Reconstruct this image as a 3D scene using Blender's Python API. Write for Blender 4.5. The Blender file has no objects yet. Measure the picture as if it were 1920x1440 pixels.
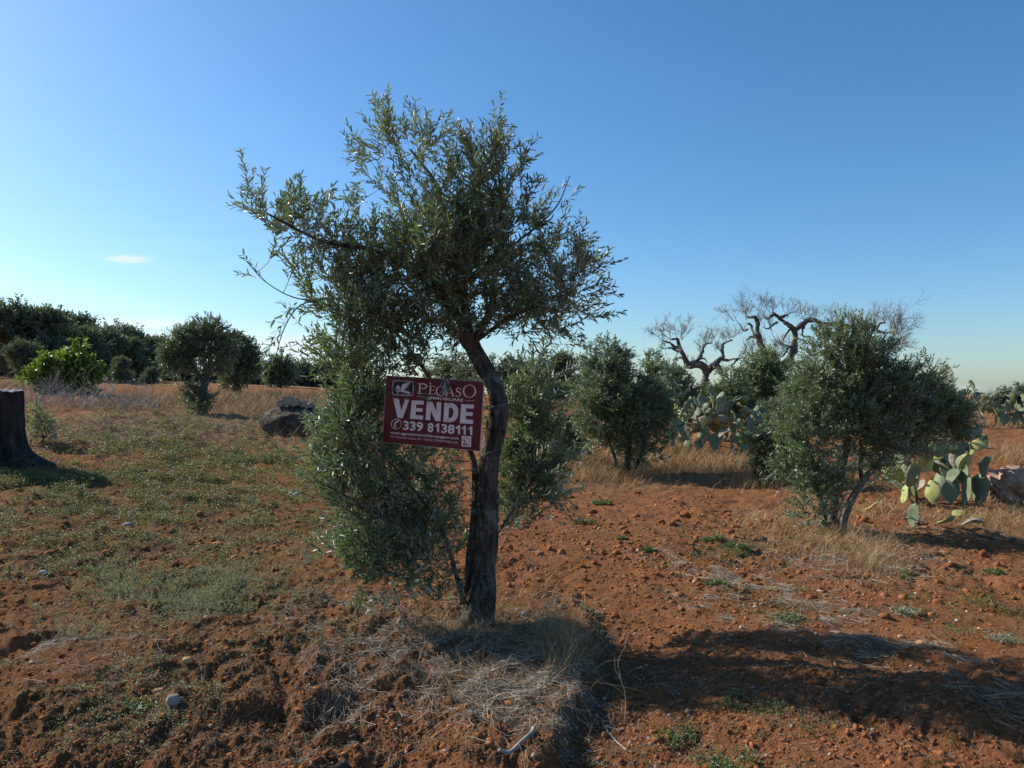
import bpy, math, random
import numpy as np
from mathutils import Vector, Matrix, Quaternion

# ------------------------------------------------------------------ camera, world, sun, exposure
scn = bpy.context.scene
COL = scn.collection
CAMZ = 1.6; FP = 1440.0; HOR = 740.0
cd = bpy.data.cameras.new('camera'); cam = bpy.data.objects.new('camera', cd); COL.objects.link(cam)
cam.location = (0, 0, CAMZ); cam.rotation_euler = (math.radians(90), 0, 0)
cd.lens = 27.0; cd.sensor_width = 36.0; cd.shift_y = (HOR - 720) / 1920.0
cd.clip_start = 0.05; cd.clip_end = 5000
scn.camera = cam
SUN_EL = math.radians(32); SUN_AZ = math.radians(-63)      # azimuth from +Y, negative = left
sdir = Vector((math.sin(SUN_AZ) * math.cos(SUN_EL), math.cos(SUN_AZ) * math.cos(SUN_EL), math.sin(SUN_EL)))
sl = bpy.data.lights.new('sun', 'SUN'); sl.energy = 5.0; sl.angle = math.radians(0.53); sl.color = (1.0, 0.93, 0.82)
so = bpy.data.objects.new('sun', sl); COL.objects.link(so)
so.rotation_euler = sdir.to_track_quat('Z', 'Y').to_euler()
scn.view_settings.view_transform = 'Standard'; scn.view_settings.look = 'None'
scn.view_settings.exposure = 0.33; scn.view_settings.gamma = 1.0
w = bpy.data.worlds.new('World'); scn.world = w; w.use_nodes = True
nt = w.node_tree; nt.nodes.clear()
def N(t, ty, **kw):
    n = t.nodes.new(ty)
    for k, v in kw.items(): setattr(n, k, v)
    return n
def MTH(t, op, a, b=None, c=None, clamp=False):
    n = N(t, 'ShaderNodeMath', operation=op); n.use_clamp = clamp
    for i, v in enumerate((a, b, c)):
        if v is None: continue
        if isinstance(v, (int, float)): n.inputs[i].default_value = v
        else: t.links.new(v, n.inputs[i])
    return n.outputs[0]
sky = N(nt, 'ShaderNodeTexSky', sky_type='NISHITA', sun_disc=False, sun_elevation=SUN_EL, sun_rotation=SUN_AZ,
        altitude=50, air_density=1.0, dust_density=0.75, ozone_density=4.0)
bg = N(nt, 'ShaderNodeBackground'); out = N(nt, 'ShaderNodeOutputWorld')
bg.inputs['Strength'].default_value = 0.122
tc = N(nt, 'ShaderNodeTexCoord'); sep = N(nt, 'ShaderNodeSeparateXYZ'); nt.links.new(tc.outputs['Generated'], sep.inputs[0])
dy = MTH(nt, 'MAXIMUM', sep.outputs[1], 0.05)
az = MTH(nt, 'DIVIDE', sep.outputs[0], dy); el = MTH(nt, 'DIVIDE', sep.outputs[2], dy)
cmb = N(nt, 'ShaderNodeCombineXYZ'); nt.links.new(MTH(nt, 'MULTIPLY', az, 5.0), cmb.inputs[0]); nt.links.new(MTH(nt, 'MULTIPLY', el, 42.0), cmb.inputs[1])
cn = N(nt, 'ShaderNodeTexNoise'); cn.inputs['Scale'].default_value = 1.6; cn.inputs['Detail'].default_value = 7
nt.links.new(cmb.outputs[0], cn.inputs['Vector'])
tot = None
for (px, py, rx, ry, st) in ((245, 486, 30, 5, 5.), (260, 612, 90, 12, 2.2), (330, 625, 120, 16, 1.6), (565, 645, 70, 15, 2.4), (540, 660, 130, 22, 1.), (1815, 728, 26, 6, .6), (60, 500, 500, 260, .05)):
    a = MTH(nt, 'DIVIDE', MTH(nt, 'SUBTRACT', az, (px - 960) / FP), rx / FP)
    b = MTH(nt, 'DIVIDE', MTH(nt, 'SUBTRACT', el, (HOR - py) / FP), ry / FP)
    g = MTH(nt, 'MULTIPLY', MTH(nt, 'EXPONENT', MTH(nt, 'MULTIPLY', MTH(nt, 'ADD', MTH(nt, 'MULTIPLY', a, a), MTH(nt, 'MULTIPLY', b, b)), -1.0)), st)
    tot = g if tot is None else MTH(nt, 'ADD', tot, g)
dens = MTH(nt, 'MULTIPLY', tot, MTH(nt, 'MULTIPLY_ADD', cn.outputs[0], 3.2, -1.05, clamp=True), clamp=True)
mx = N(nt, 'ShaderNodeMix', data_type='RGBA'); nt.links.new(MTH(nt, 'MULTIPLY', dens, .6), mx.inputs[0])
hs = N(nt, 'ShaderNodeHueSaturation'); hs.inputs['Saturation'].default_value = 1.14; tn = N(nt, 'ShaderNodeMix', data_type='RGBA', blend_type='MULTIPLY'); tn.inputs[0].default_value = 1; tn.inputs[7].default_value = (.87, .965, 1.02, 1); nt.links.new(sky.outputs[0], tn.inputs[6]); nt.links.new(tn.outputs[2], hs.inputs['Color']); nt.links.new(hs.outputs[0], mx.inputs[6]); mx.inputs[7].default_value = (6.2, 6.4, 7.0, 1)
nt.links.new(mx.outputs[2], bg.inputs['Color']); nt.links.new(bg.outputs[0], out.inputs[0])

# ------------------------------------------------------------------ helpers
RNG = np.random.default_rng(11)
def W(px, py, Y):
    return np.array(((px - 960) / FP * Y, Y, CAMZ - (py - HOR) / FP * Y))
def pnoise(x, y, seed=0):
    x = np.asarray(x, float); y = np.asarray(y, float)
    xi = np.floor(x).astype(np.int64); yi = np.floor(y).astype(np.int64); xf = x - xi; yf = y - yi
    def gr(ix, iy, fx, fy):
        h = (ix * 374761393 + iy * 668265263 + seed * 982451653) & 0xffffffff
        h = ((h ^ (h >> 13)) * 1274126177) & 0xffffffff
        h = (h ^ (h >> 16)) & 0xffff
        a = h * (2 * np.pi / 65536)
        return np.cos(a) * fx + np.sin(a) * fy
    u = xf * xf * xf * (xf * (xf * 6 - 15) + 10); v = yf * yf * yf * (yf * (yf * 6 - 15) + 10)
    n00 = gr(xi, yi, xf, yf); n10 = gr(xi + 1, yi, xf - 1, yf); n01 = gr(xi, yi + 1, xf, yf - 1); n11 = gr(xi + 1, yi + 1, xf - 1, yf - 1)
    return ((n00 * (1 - u) + n10 * u) * (1 - v) + (n01 * (1 - u) + n11 * u) * v) * 1.5
def sstep(a, b, x):
    t = np.clip((x - a) / (b - a), 0, 1); return t * t * (3 - 2 * t)
# ground relief: known heights (px, py, depth)
CP = [(0,1440,3.29),(480,1440,3.29),(960,1440,3.3),(1440,1440,3.25),(1920,1440,3.2),(890,1165,5.42),(500,1165,5.5),(100,1165,5.6),
      (1400,1165,5.42),(1900,1165,5.3),(1565,1000,8.86),(1200,1000,8.9),(1850,1010,8.6),(1175,895,14.2),(1400,930,12.0),(40,878,12.0),
      (0,1000,8.2),(300,900,12.0),(600,900,12.4),(420,1000,8.7),(200,772,20),(60,775,20),(420,790,20),(370,777,22.5),(240,735,30),(560,822,17),(640,810,18),
      (480,760,26),(300,722,45),(60,712,45),(250,713,60),(580,745,34),(600,728,60),(1040,765,30),(1040,795,24),(1040,850,17),(1330,842,17),(1500,850,16.5),
      (1780,955,10.5),(1900,950,11),(1870,852,17),(1870,822,22),(1890,800,30),(1350,780,30),(1900,762,80),(1400,750,80),(1000,745,80),(500,722,90)]
cpw = np.array([W(*c) for c in CP] + [(-60,0,.3),(60,0,0),(-8,-8,0),(8,-8,0),(0,-40,0),(-60,20,1.6),(60,30,.3),(-6,2,.05),(6,2,-.02)])
def tps_k(r2): return np.where(r2 > 1e-12, .5 * r2 * np.log(np.maximum(r2, 1e-12)), 0)
def wmap(X, Y):   # compress distances so far points do not dominate
    r = np.sqrt(X * X + Y * Y) + 1e-9; s = np.log1p(r / 4) / (r / 4) ; return X / 4 * s, Y / 4 * s
_u, _v = wmap(cpw[:, 0], cpw[:, 1]); n_ = len(cpw)
K = tps_k((_u[:, None] - _u) ** 2 + (_v[:, None] - _v) ** 2) + np.eye(n_) * 2e-3
P_ = np.stack([np.ones(n_), _u, _v], 1)
A_ = np.block([[K, P_], [P_.T, np.zeros((3, 3))]])
sol = np.linalg.solve(A_, np.concatenate([cpw[:, 2], np.zeros(3)]))
def gbase(X, Y):
    X = np.asarray(X, float); Y = np.asarray(Y, float)
    u, v = wmap(X, Y); z = sol[n_] + sol[n_ + 1] * u + sol[n_ + 2] * v
    for i in range(n_): z = z + sol[i] * tps_k((u - _u[i]) ** 2 + (v - _v[i]) ** 2)
    r = np.sqrt(X * X + Y * Y); f = sstep(100, 260, r)
    return z * (1 - f) + 1.2 * f
EX = np.array([3.0, 3.29, 3.9, 4.19, 4.7, 5.1, 5.5, 7.0]); EXX = np.array([.03, .114, .27, .378, .49, .53, .53, .5])
def gz(X, Y):
    X = np.asarray(X, float); Y = np.asarray(Y, float); z = gbase(X, Y)
    r = np.sqrt(X * X + Y * Y)
    # eroded bank running from the tree towards the viewer
    ex = np.interp(Y, EX, EXX) + pnoise(Y * 3, Y * 0 + 3.3, 5) * .06 + pnoise(Y * 11, X * 8, 6) * .03
    d = X - ex; fade = sstep(1.5, 2.5, Y) * (1 - sstep(5.3, 6.6, Y))
    z = z - fade * .11 * sstep(-.02, .09, d) * (1 - sstep(.25, 1.3, d)) + fade * .025 * np.exp(-((d + .25) / .3) ** 2)
    wx = X + .12 * pnoise(X * 2.1, Y * 2.1, 21); wy = Y + .12 * pnoise(X * 2.1, Y * 2.1, 22)
    rough = .55 + .75 * sstep(-.5, .5, pnoise(X * .45, Y * .45, 9)) + .35 * (X < .3) * sstep(7, 3.5, Y) if False else .55 + .7 * sstep(-.5, .5, pnoise(X * .45, Y * .45, 9))
    rough = rough * (1 + .5 * sstep(.4, -.4, X) * sstep(6.5, 4, Y))
    def oct_(f, a, s, lim): return a * (np.abs(pnoise(wx * f, wy * f, s)) - .25) * (1 - sstep(lim * .6, lim, r))
    z = z + .03 * pnoise(X * .9, Y * .9, 1) + .05 * pnoise(X * .3, Y * .3, 2)
    z = z + .05 * sstep(9, 16, r) * (1 - sstep(70, 120, r)) * (pnoise(X * 1.1, Y * 1.4, 51) + .8 * np.abs(pnoise(X * 2.6, Y * 2.6, 52)) + .5 * pnoise(X * 6, Y * 6, 53))
    fur = np.sin((X * .93 - Y * -.37 + .25 * pnoise(X * .5, Y * .5, 77)) * 2 * np.pi / .62)
    z = z + .012 * fur * sstep(.6, 1.5, d) * (1 - sstep(9, 14, r))
    z = z + rough * (oct_(2.1, .070, 31, 60) + oct_(5.3, .034, 32, 40) + oct_(12, .019, 33, 20) + oct_(27, .013, 34, 12) + oct_(60, .009, 35, 8))
    pit = sstep(.30, .62, pnoise(X * 1.7 + 9, Y * 1.7, 41)) * sstep(9, 6, r) * sstep(.5, 0, X)
    return z - pit * .07
def ginv(px, py, it=60):
    px = np.asarray(px, float); py = np.asarray(py, float)
    s = (px - 960) / FP; t = (py - HOR) / FP
    ys = np.geomspace(1.5, 130, it); lo = np.full(px.shape, 1.5); hi = np.full(px.shape, 130.); done = np.zeros(px.shape, bool)
    for k in range(1, it):
        under = (CAMZ - t * ys[k]) < gbase(s * ys[k], np.full(px.shape, ys[k]))
        new = under & ~done; lo[new] = ys[k - 1]; hi[new] = ys[k]; done |= under
    for _ in range(14):
        m = .5 * (lo + hi); under = (CAMZ - t * m) < gbase(s * m, m)
        hi = np.where(under, m, hi); lo = np.where(under, lo, m)
    return s * hi, hi
class MB:
    """collects triangles / quads with an optional per-vertex value"""
    def __init__(s): s.v = []; s.f3 = []; s.f4 = []; s.c = []; s.n = 0
    def add(s, v, f3=None, f4=None, c=None):
        v = np.asarray(v, float).reshape(-1, 3)
        if f3 is not None and len(f3): s.f3.append(np.asarray(f3, np.int64).reshape(-1, 3) + s.n)
        if f4 is not None and len(f4): s.f4.append(np.asarray(f4, np.int64).reshape(-1, 4) + s.n)
        s.v.append(v); s.c.append(np.full(len(v), .5) if c is None else np.broadcast_to(np.asarray(c, float), (len(v),))); s.n += len(v)
    def build(s, name, mat, parent=None, smooth=True, origin=None):
        v = np.concatenate(s.v) if s.v else np.zeros((0, 3))
        if origin is not None: v = v - np.asarray(origin)
        f3 = np.concatenate(s.f3) if s.f3 else np.zeros((0, 3), np.int64); f4 = np.concatenate(s.f4) if s.f4 else np.zeros((0, 4), np.int64)
        me = bpy.data.meshes.new(name); me.vertices.add(len(v)); me.vertices.foreach_set('co', v.astype(np.float32).ravel())
        idx = np.concatenate([f3.ravel(), f4.ravel()]).astype(np.int32); me.loops.add(len(idx)); me.loops.foreach_set('vertex_index', idx)
        npol = len(f3) + len(f4); me.polygons.add(npol)
        st = np.concatenate([np.arange(len(f3)) * 3, len(f3) * 3 + np.arange(len(f4)) * 4]).astype(np.int32)
        me.polygons.foreach_set('loop_start', st)
        if smooth: me.polygons.foreach_set('use_smooth', np.ones(npol, bool))
        at = me.attributes.new('rnd', 'FLOAT', 'POINT'); at.data.foreach_set('value', np.concatenate(s.c).astype(np.float32))
        me.update(calc_edges=True); me.validate()
        if mat: me.materials.append(mat)
        o = bpy.data.objects.new(name, me); COL.objects.link(o)
        if parent is not None: o.parent = parent
        return o
def tag(o, label=None, cat=None, group=None, kind=None):
    for k, v in (('label', label), ('category', cat), ('group', group), ('kind', kind)):
        if v: o[k] = v
    return o
def empty(name, loc, label, cat, group=None):
    o = bpy.data.objects.new(name, None); COL.objects.link(o); o.location = tuple(loc); o.empty_display_size = .2
    return tag(o, label, cat, group)
def tube(mb, pts, rad, sides=6, c=None, rugged=0, seed=0, cap=True, flat=None):
    pts = np.asarray(pts, float); n = len(pts); rad = np.broadcast_to(np.asarray(rad, float), (n,))
    tan = np.gradient(pts, axis=0); tan /= np.linalg.norm(tan, axis=1)[:, None] + 1e-12
    u = np.zeros((n, 3)); a = np.cross(tan[0], (0.3, .9, .2)); u[0] = a / np.linalg.norm(a)
    for i in range(1, n):
        a = u[i - 1] - tan[i] * np.dot(u[i - 1], tan[i]); u[i] = a / (np.linalg.norm(a) + 1e-12)
    vv = np.cross(tan, u); th = np.arange(sides) * 2 * np.pi / sides
    R = rad[:, None] * np.ones(sides)
    if rugged:
        cum = np.concatenate([[0], np.cumsum(np.linalg.norm(np.diff(pts, axis=0), axis=1))])
        T, S = np.meshgrid(th, cum)
        R = R * (1 + rugged * (pnoise(np.cos(T) * 1.6 + 7 + seed, S * 5 + np.sin(T) * 1.6, seed) + .6 * pnoise(np.cos(T) * 4 + 7, S * 9 + np.sin(T) * 4, seed + 1) + .35 * pnoise(np.cos(T) * 9 + 7, S * 16 + np.sin(T) * 9, seed + 2)))
    v = pts[:, None] + R[..., None] * (np.cos(th)[None, :, None] * u[:, None] + np.sin(th)[None, :, None] * vv[:, None])
    i = np.arange(n - 1)[:, None] * sides; j = np.arange(sides)[None]; j2 = (j + 1) % sides
    f4 = np.stack([i + j, i + j2, i + sides + j2, i + sides + j], -1).reshape(-1, 4)
    v = v.reshape(-1, 3); f3 = None
    if cap:
        v = np.concatenate([v, pts[:1], pts[-1:]]); k = np.arange(sides); k2 = (k + 1) % sides; m = n * sides
        f3 = np.concatenate([np.stack([k2, k, np.full(sides, m)], 1), np.stack([k + m - sides, k2 + m - sides, np.full(sides, m + 1)], 1)])
    mb.add(v, f3, f4, c)
def spline(pts, n):
    pts = np.asarray(pts, float)
    if len(pts) == 2: return pts[0] + (pts[1] - pts[0]) * np.linspace(0, 1, n)[:, None]
    P = np.vstack([2 * pts[0] - pts[1], pts, 2 * pts[-1] - pts[-2]]); m = len(pts) - 1
    t = np.linspace(0, m, n); i = np.minimum(t.astype(int), m - 1); f = (t - i)[:, None]
    a, b, c, d = P[i], P[i + 1], P[i + 2], P[i + 3]
    return .5 * (2 * b + (c - a) * f + (2 * a - 5 * b + 4 * c - d) * f ** 2 + (3 * b - a - 3 * c + d) * f ** 3)
def unit(a): return a / (np.linalg.norm(a, axis=-1, keepdims=True) + 1e-12)

# ------------------------------------------------------------------ materials
def mat(name):
    m = bpy.data.materials.new(name); m.use_nodes = True; t = m.node_tree; b = t.nodes['Principled BSDF']; return m, t, b
def noise(t, scale, detail=4, vec=None, rough=.6):
    n = N(t, 'ShaderNodeTexNoise'); n.inputs['Scale'].default_value = scale; n.inputs['Detail'].default_value = detail; n.inputs['Roughness'].default_value = rough
    if vec is not None: t.links.new(vec, n.inputs['Vector'])
    return n.outputs[0]
def ramp(t, fac, stops):
    r = N(t, 'ShaderNodeValToRGB'); t.links.new(fac, r.inputs[0]); e = r.color_ramp.elements
    while len(e) < len(stops): e.new(.5)
    for i, (p, c) in enumerate(stops): e[i].position = p; e[i].color = (*c, 1) if len(c) == 3 else c
    return r.outputs[0]
def mix(t, fac, a, b, blend='MIX'):
    n = N(t, 'ShaderNodeMix', data_type='RGBA', blend_type=blend)
    for i, v in ((0, fac), (6, a), (7, b)):
        if isinstance(v, (int, float)): n.inputs[i].default_value = v
        elif isinstance(v, tuple): n.inputs[i].default_value = (*v, 1)
        else: t.links.new(v, n.inputs[i])
    return n.outputs[2]
def attr(t, name): return N(t, 'ShaderNodeAttribute', attribute_name=name)
def objco(t): return N(t, 'ShaderNodeTexCoord').outputs['Object']
def bump(t, b, h, strength=.5, dist=.02):
    n = N(t, 'ShaderNodeBump'); n.inputs['Strength'].default_value = strength; n.inputs['Distance'].default_value = dist
    t.links.new(h, n.inputs['Height']); t.links.new(n.outputs[0], b.inputs['Normal'])
def simple(name, stops, scale=6, rough=.9, spec=.2, bmp=0, use_rnd=False, bscale=40, bdist=.01):
    m, t, b = mat(name); co = objco(t)
    f = attr(t, 'rnd').outputs['Fac'] if use_rnd else noise(t, scale, 6, co)
    t.links.new(ramp(t, f, stops), b.inputs['Base Color']); b.inputs['Roughness'].default_value = rough; b.inputs['Specular IOR Level'].default_value = spec
    if bmp: bump(t, b, noise(t, bscale, 6, co), bmp, bdist)
    return m
def barkmat(name, stops, zs=.28, scale=26):
    m, t, b = mat(name); mp = N(t, 'ShaderNodeMapping'); mp.inputs['Scale'].default_value = (1, 1, zs); t.links.new(objco(t), mp.inputs[0]); f = noise(t, scale, 8, mp.outputs[0], .72)
    c = ramp(t, f, stops); c = mix(t, ramp(t, noise(t, 7, 6, objco(t), .7), [(.52, (0, 0, 0)), (.62, (.75, .75, .75))]), c, (.30, .28, .235)); t.links.new(c, b.inputs['Base Color']); b.inputs['Roughness'].default_value = .95; b.inputs['Specular IOR Level'].default_value = .1
    bump(t, b, f, 1.0, .05); return m
def leafmat(name, top, under, yellow=(.2, .2, .05), ymix=.0, rough=.42, trans=.18):
    m, t, b = mat(name); r = attr(t, 'rnd').outputs['Fac']; g = N(t, 'ShaderNodeNewGeometry')
    tp = ramp(t, r, [(0, tuple(x * .65 for x in top)), (.5, top), (.9, tuple(x * 1.35 for x in top)), (1, yellow)])
    un = ramp(t, r, [(0, tuple(x * .75 for x in under)), (1, tuple(x * 1.2 for x in under))])
    c = mix(t, g.outputs['Backfacing'], tp, un)
    t.links.new(c, b.inputs['Base Color']); b.inputs['Roughness'].default_value = rough; b.inputs['Specular IOR Level'].default_value = .5
    tr = N(t, 'ShaderNodeBsdfTranslucent'); tr.inputs[0].default_value = (top[0] * 2.6, top[1] * 3.0, top[2] * 1.2, 1)
    ms = N(t, 'ShaderNodeMixShader'); ms.inputs[0].default_value = trans
    t.links.new(b.outputs[0], ms.inputs[1]); t.links.new(tr.outputs[0], ms.inputs[2]); t.links.new(ms.outputs[0], t.nodes['Material Output'].inputs[0])
    return m
M = {}
M['leaf'] = leafmat('olive_leaf', (.090, .122, .058), (.41, .45, .36), rough=.40, trans=.18)
M['leaf_far'] = leafmat('olive_leaf_far', (.085, .105, .060), (.29, .31, .25), rough=.42)
M['leaf_pale'] = leafmat('olive_leaf_pale', (.12, .145, .07), (.28, .305, .20), rough=.5)
M['leaf_grove'] = leafmat('grove_leaf', (.085, .102, .070), (.20, .22, .18), rough=.6)
M['leaf_fig'] = leafmat('broad_leaf', (.10, .14, .025), (.17, .20, .05), yellow=(.26, .26, .05), rough=.5, trans=.25)
M['leaf_dry'] = leafmat('dry_olive_leaf', (.16, .075, .035), (.20, .12, .07), yellow=(.25, .12, .05), rough=.7)
M['weed'] = leafmat('weed_leaf', (.125, .122, .048), (.18, .175, .09), yellow=(.31, .25, .10), rough=.6)
M['weed_green'] = leafmat('fresh_weed_leaf', (.09, .125, .04), (.13, .165, .07), yellow=(.2, .22, .08), rough=.5)
M['weed_grey'] = leafmat('grey_weed_leaf', (.21, .205, .145), (.30, .29, .22), rough=.7)
M['bark'] = barkmat('olive_bark', [(.36, (.020, .016, .013)), (.5, (.10, .083, .066)), (.66, (.22, .19, .155))])
M['bark_light'] = simple('young_olive_bark', [(.3, (.12, .10, .082)), (.6, (.21, .18, .15)), (.8, (.29, .26, .21))], scale=16, rough=.9, bmp=.7, bscale=60, bdist=.006)
M['bark_dead'] = simple('dead_wood', [(.3, (.07, .062, .056)), (.6, (.13, .118, .105)), (.8, (.22, .20, .18))], scale=3, rough=.95, bmp=.6, bscale=20)
M['twig'] = simple('twig', [(0, (.10, .075, .05)), (1, (.24, .19, .14))], use_rnd=True, rough=.8)
M['dead_twig'] = simple('dead_twig', [(0, (.13, .105, .09)), (1, (.24, .20, .175))], use_rnd=True, rough=.8)
M['straw'] = simple('straw', [(0, (.17, .12, .07)), (.5, (.33, .25, .155)), (1, (.50, .42, .30))], use_rnd=True, rough=.7, spec=.3)
M['straw_grey'] = simple('grey_straw', [(0, (.13, .10, .07)), (.5, (.28, .23, .17)), (1, (.56, .50, .40))], use_rnd=True, rough=.7, spec=.3)
M['drygrass'] = simple('dry_grass', [(0, (.22, .11, .045)), (.5, (.40, .245, .10)), (1, (.58, .42, .21))], use_rnd=True, rough=.7, spec=.3)
M['clod'] = simple('soil_clod', [(.3, (.15, .057, .022)), (.55, (.32, .128, .050)), (.75, (.44, .20, .088))], scale=14, rough=1, spec=.05, bmp=.7, bscale=120)
M['stone'] = simple('limestone', [(.3, (.22, .17, .13)), (.6, (.36, .29, .23)), (.8, (.48, .42, .35))], scale=6, rough=.95, bmp=.8, bscale=35, bdist=.02)
M['rock_warm'] = simple('weathered_tufa', [(.28, (.26, .14, .09)), (.5, (.45, .28, .19)), (.75, (.60, .44, .32))], scale=5, rough=1, bmp=1, bscale=22, bdist=.04)
M['rock_dark'] = simple('dark_rock', [(.3, (.035, .027, .02)), (.55, (.10, .08, .06)), (.8, (.26, .21, .16))], scale=3.5, rough=1, bmp=1, bscale=14, bdist=.05)
M['pebble'] = simple('pebble', [(0, (.30, .15, .08)), (.55, (.42, .30, .21)), (1, (.60, .54, .46))], use_rnd=True, rough=.9)

# ------------------------------------------------------------------ ground
def blobs_world(lst):
    o = []
    for (px, py, rx, ry, wgt) in lst:
        X, Y = ginv(np.array([px, px, px]), np.array([py, py - ry, py + ry])); o.append((X[0], Y[0], rx / FP * Y[0], max(.15, abs(Y[1] - Y[2]) / 2), wgt))
    return o
def fieldmask(bl, X, Y):
    z = np.zeros(np.shape(X))
    for (cx, cy, rx, ry, wg) in bl:
        z = z + wg * np.exp(-(((X - cx) / rx) ** 2 + ((Y - cy) / ry) ** 2) ** 1.5 * .8)
    return z
GREEN = [(120,960,300,55,.75),(330,905,260,38,.8),(90,900,150,25,.8),(420,860,200,22,.6),(330,1110,260,50,.65),(380,1010,260,45,.55),(60,1050,160,40,.45),(200,1060,300,30,.3),
         (250,835,200,14,.4),(480,960,160,50,.45),(150,1330,200,50,.3),(1360,1040,90,25,.25),(1850,1150,100,50,.35),(1500,1130,150,40,.2),(1300,1000,200,20,.15),(300,1260,420,170,.42),(650,1000,120,120,.35)]
DRYF = [(900,1180,190,60,.9),(940,1270,170,60,.9),(1150,905,150,20,.8),(1350,880,160,22,1.),(1600,1040,170,38,.9),(1480,1010,130,25,.7),(1890,990,120,22,.8),(520,770,180,22,1.),(300,765,90,14,.7),
        (330,800,330,26,1.),(40,725,120,18,1.),(540,745,120,8,.8),(1050,800,60,8,.6),(620,1130,120,40,.35),(90,1200,90,18,.5),(1030,770,60,8,.7),(1760,1010,120,20,.6)]
gB, dB = blobs_world(GREEN), blobs_world(DRYF)
rr = np.concatenate([np.geomspace(.25, 2.6, 30, endpoint=False), np.geomspace(2.6, 14, 560, endpoint=False), np.geomspace(14, 60, 240, endpoint=False), np.geomspace(60, 4000, 60)])
aa = np.radians(np.concatenate([np.linspace(-180, -44, 110, endpoint=False), np.linspace(-44, 44, 900, endpoint=False), np.linspace(44, 180, 110, endpoint=False)]))
Rg, Ag = np.meshgrid(rr, aa, indexing='ij'); X = Rg * np.sin(Ag); Y = Rg * np.cos(Ag); Z = gz(X, Y)
Z = np.where(Rg > 400, Z - (Rg - 400) * .0006, Z)
nr, na = Rg.shape
vs = np.stack([X, Y, Z], -1).reshape(-1, 3); vs = np.vstack([vs, [[0, 0, float(gz(0., 0.))]]])
i = np.arange(nr - 1)[:, None] * na; j = np.arange(na)[None]; j2 = (j + 1) % na
f4 = np.stack([i + j, i + na + j, i + na + j2, i + j2], -1).reshape(-1, 4)
k = np.arange(na); f3 = np.stack([k, (k + 1) % na, np.full(na, nr * na)], 1)
mb = MB(); mb.add(vs, f3, f4)
gm, t, b = mat('red_soil')
geo = N(t, 'ShaderNodeNewGeometry').outputs['Position']
n1 = noise(t, .7, 5, geo); n2 = noise(t, 5, 7, geo, .7); n3 = noise(t, 45, 6, geo, .75); n4 = noise(t, 180, 3, geo, .7)
c = ramp(t, n2, [(.28, (.15, .056, .021)), (.5, (.31, .124, .046)), (.72, (.46, .21, .085))])
c = mix(t, ramp(t, n1, [(.36, (0, 0, 0)), (.6, (.7, .7, .7))]), c, (.235, .105, .058))
n5 = noise(t, 1.9, 6, geo, .7); c = mix(t, ramp(t, n5, [(.48, (0, 0, 0)), (.66, (.8, .8, .8))]), c, (.44, .215, .105))
c = mix(t, ramp(t, noise(t, 1.1, 7, geo, .75), [(.46, (0, 0, 0)), (.62, (.7, .7, .7))]), c, (.13, .066, .042))
c = mix(t, .55, c, ramp(t, n3, [(.3, (.17, .066, .025)), (.55, (.36, .15, .058)), (.75, (.56, .30, .145))]))
c = mix(t, ramp(t, n4, [(.66, (0, 0, 0)), (.74, (.5, .5, .5))]), c, (.46, .32, .20))
dn = noise(t, 9, 8, geo, .8); gn = noise(t, 6.5, 8, geo, .8)
dm = MTH(t, 'MULTIPLY', attr(t, 'dry').outputs['Fac'], MTH(t, 'MULTIPLY_ADD', dn, 4, -1.35, clamp=True), clamp=True)
c = mix(t, MTH(t, 'MULTIPLY', dm, .8), c, ramp(t, n3, [(.3, (.14, .085, .042)), (.6, (.33, .235, .13)), (.8, (.46, .36, .23))]))
gmx = MTH(t, 'MULTIPLY', attr(t, 'green').outputs['Fac'], MTH(t, 'MULTIPLY_ADD', gn, 5, -1.9, clamp=True), clamp=True)
c = mix(t, MTH(t, 'MULTIPLY', gmx, .72), c, ramp(t, n3, [(.3, (.055, .050, .020)), (.55, (.125, .115, .042)), (.78, (.22, .19, .08))]))
t.links.new(c, b.inputs['Base Color']); b.inputs['Roughness'].default_value = 1; b.inputs['Specular IOR Level'].default_value = .05
h = MTH(t, 'ADD', MTH(t, 'MULTIPLY', n3, 1.0), MTH(t, 'MULTIPLY', n4, .35)); bump(t, b, h, .9, .035)
go = mb.build('ground', gm); tag(go, 'ploughed red earth ground with weeds and straw', None, None, 'structure')
if 'label' in go: pass
for nm, bl in (('green', gB), ('dry', dB)):
    at = go.data.attributes.new(nm, 'FLOAT', 'POINT')
    val = fieldmask(bl, vs[:, 0], vs[:, 1])
    if nm == 'green': val = val + .3 * (np.hypot(vs[:, 0], vs[:, 1]) > 60)
    at.data.foreach_set('value', val.astype(np.float32))

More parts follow.
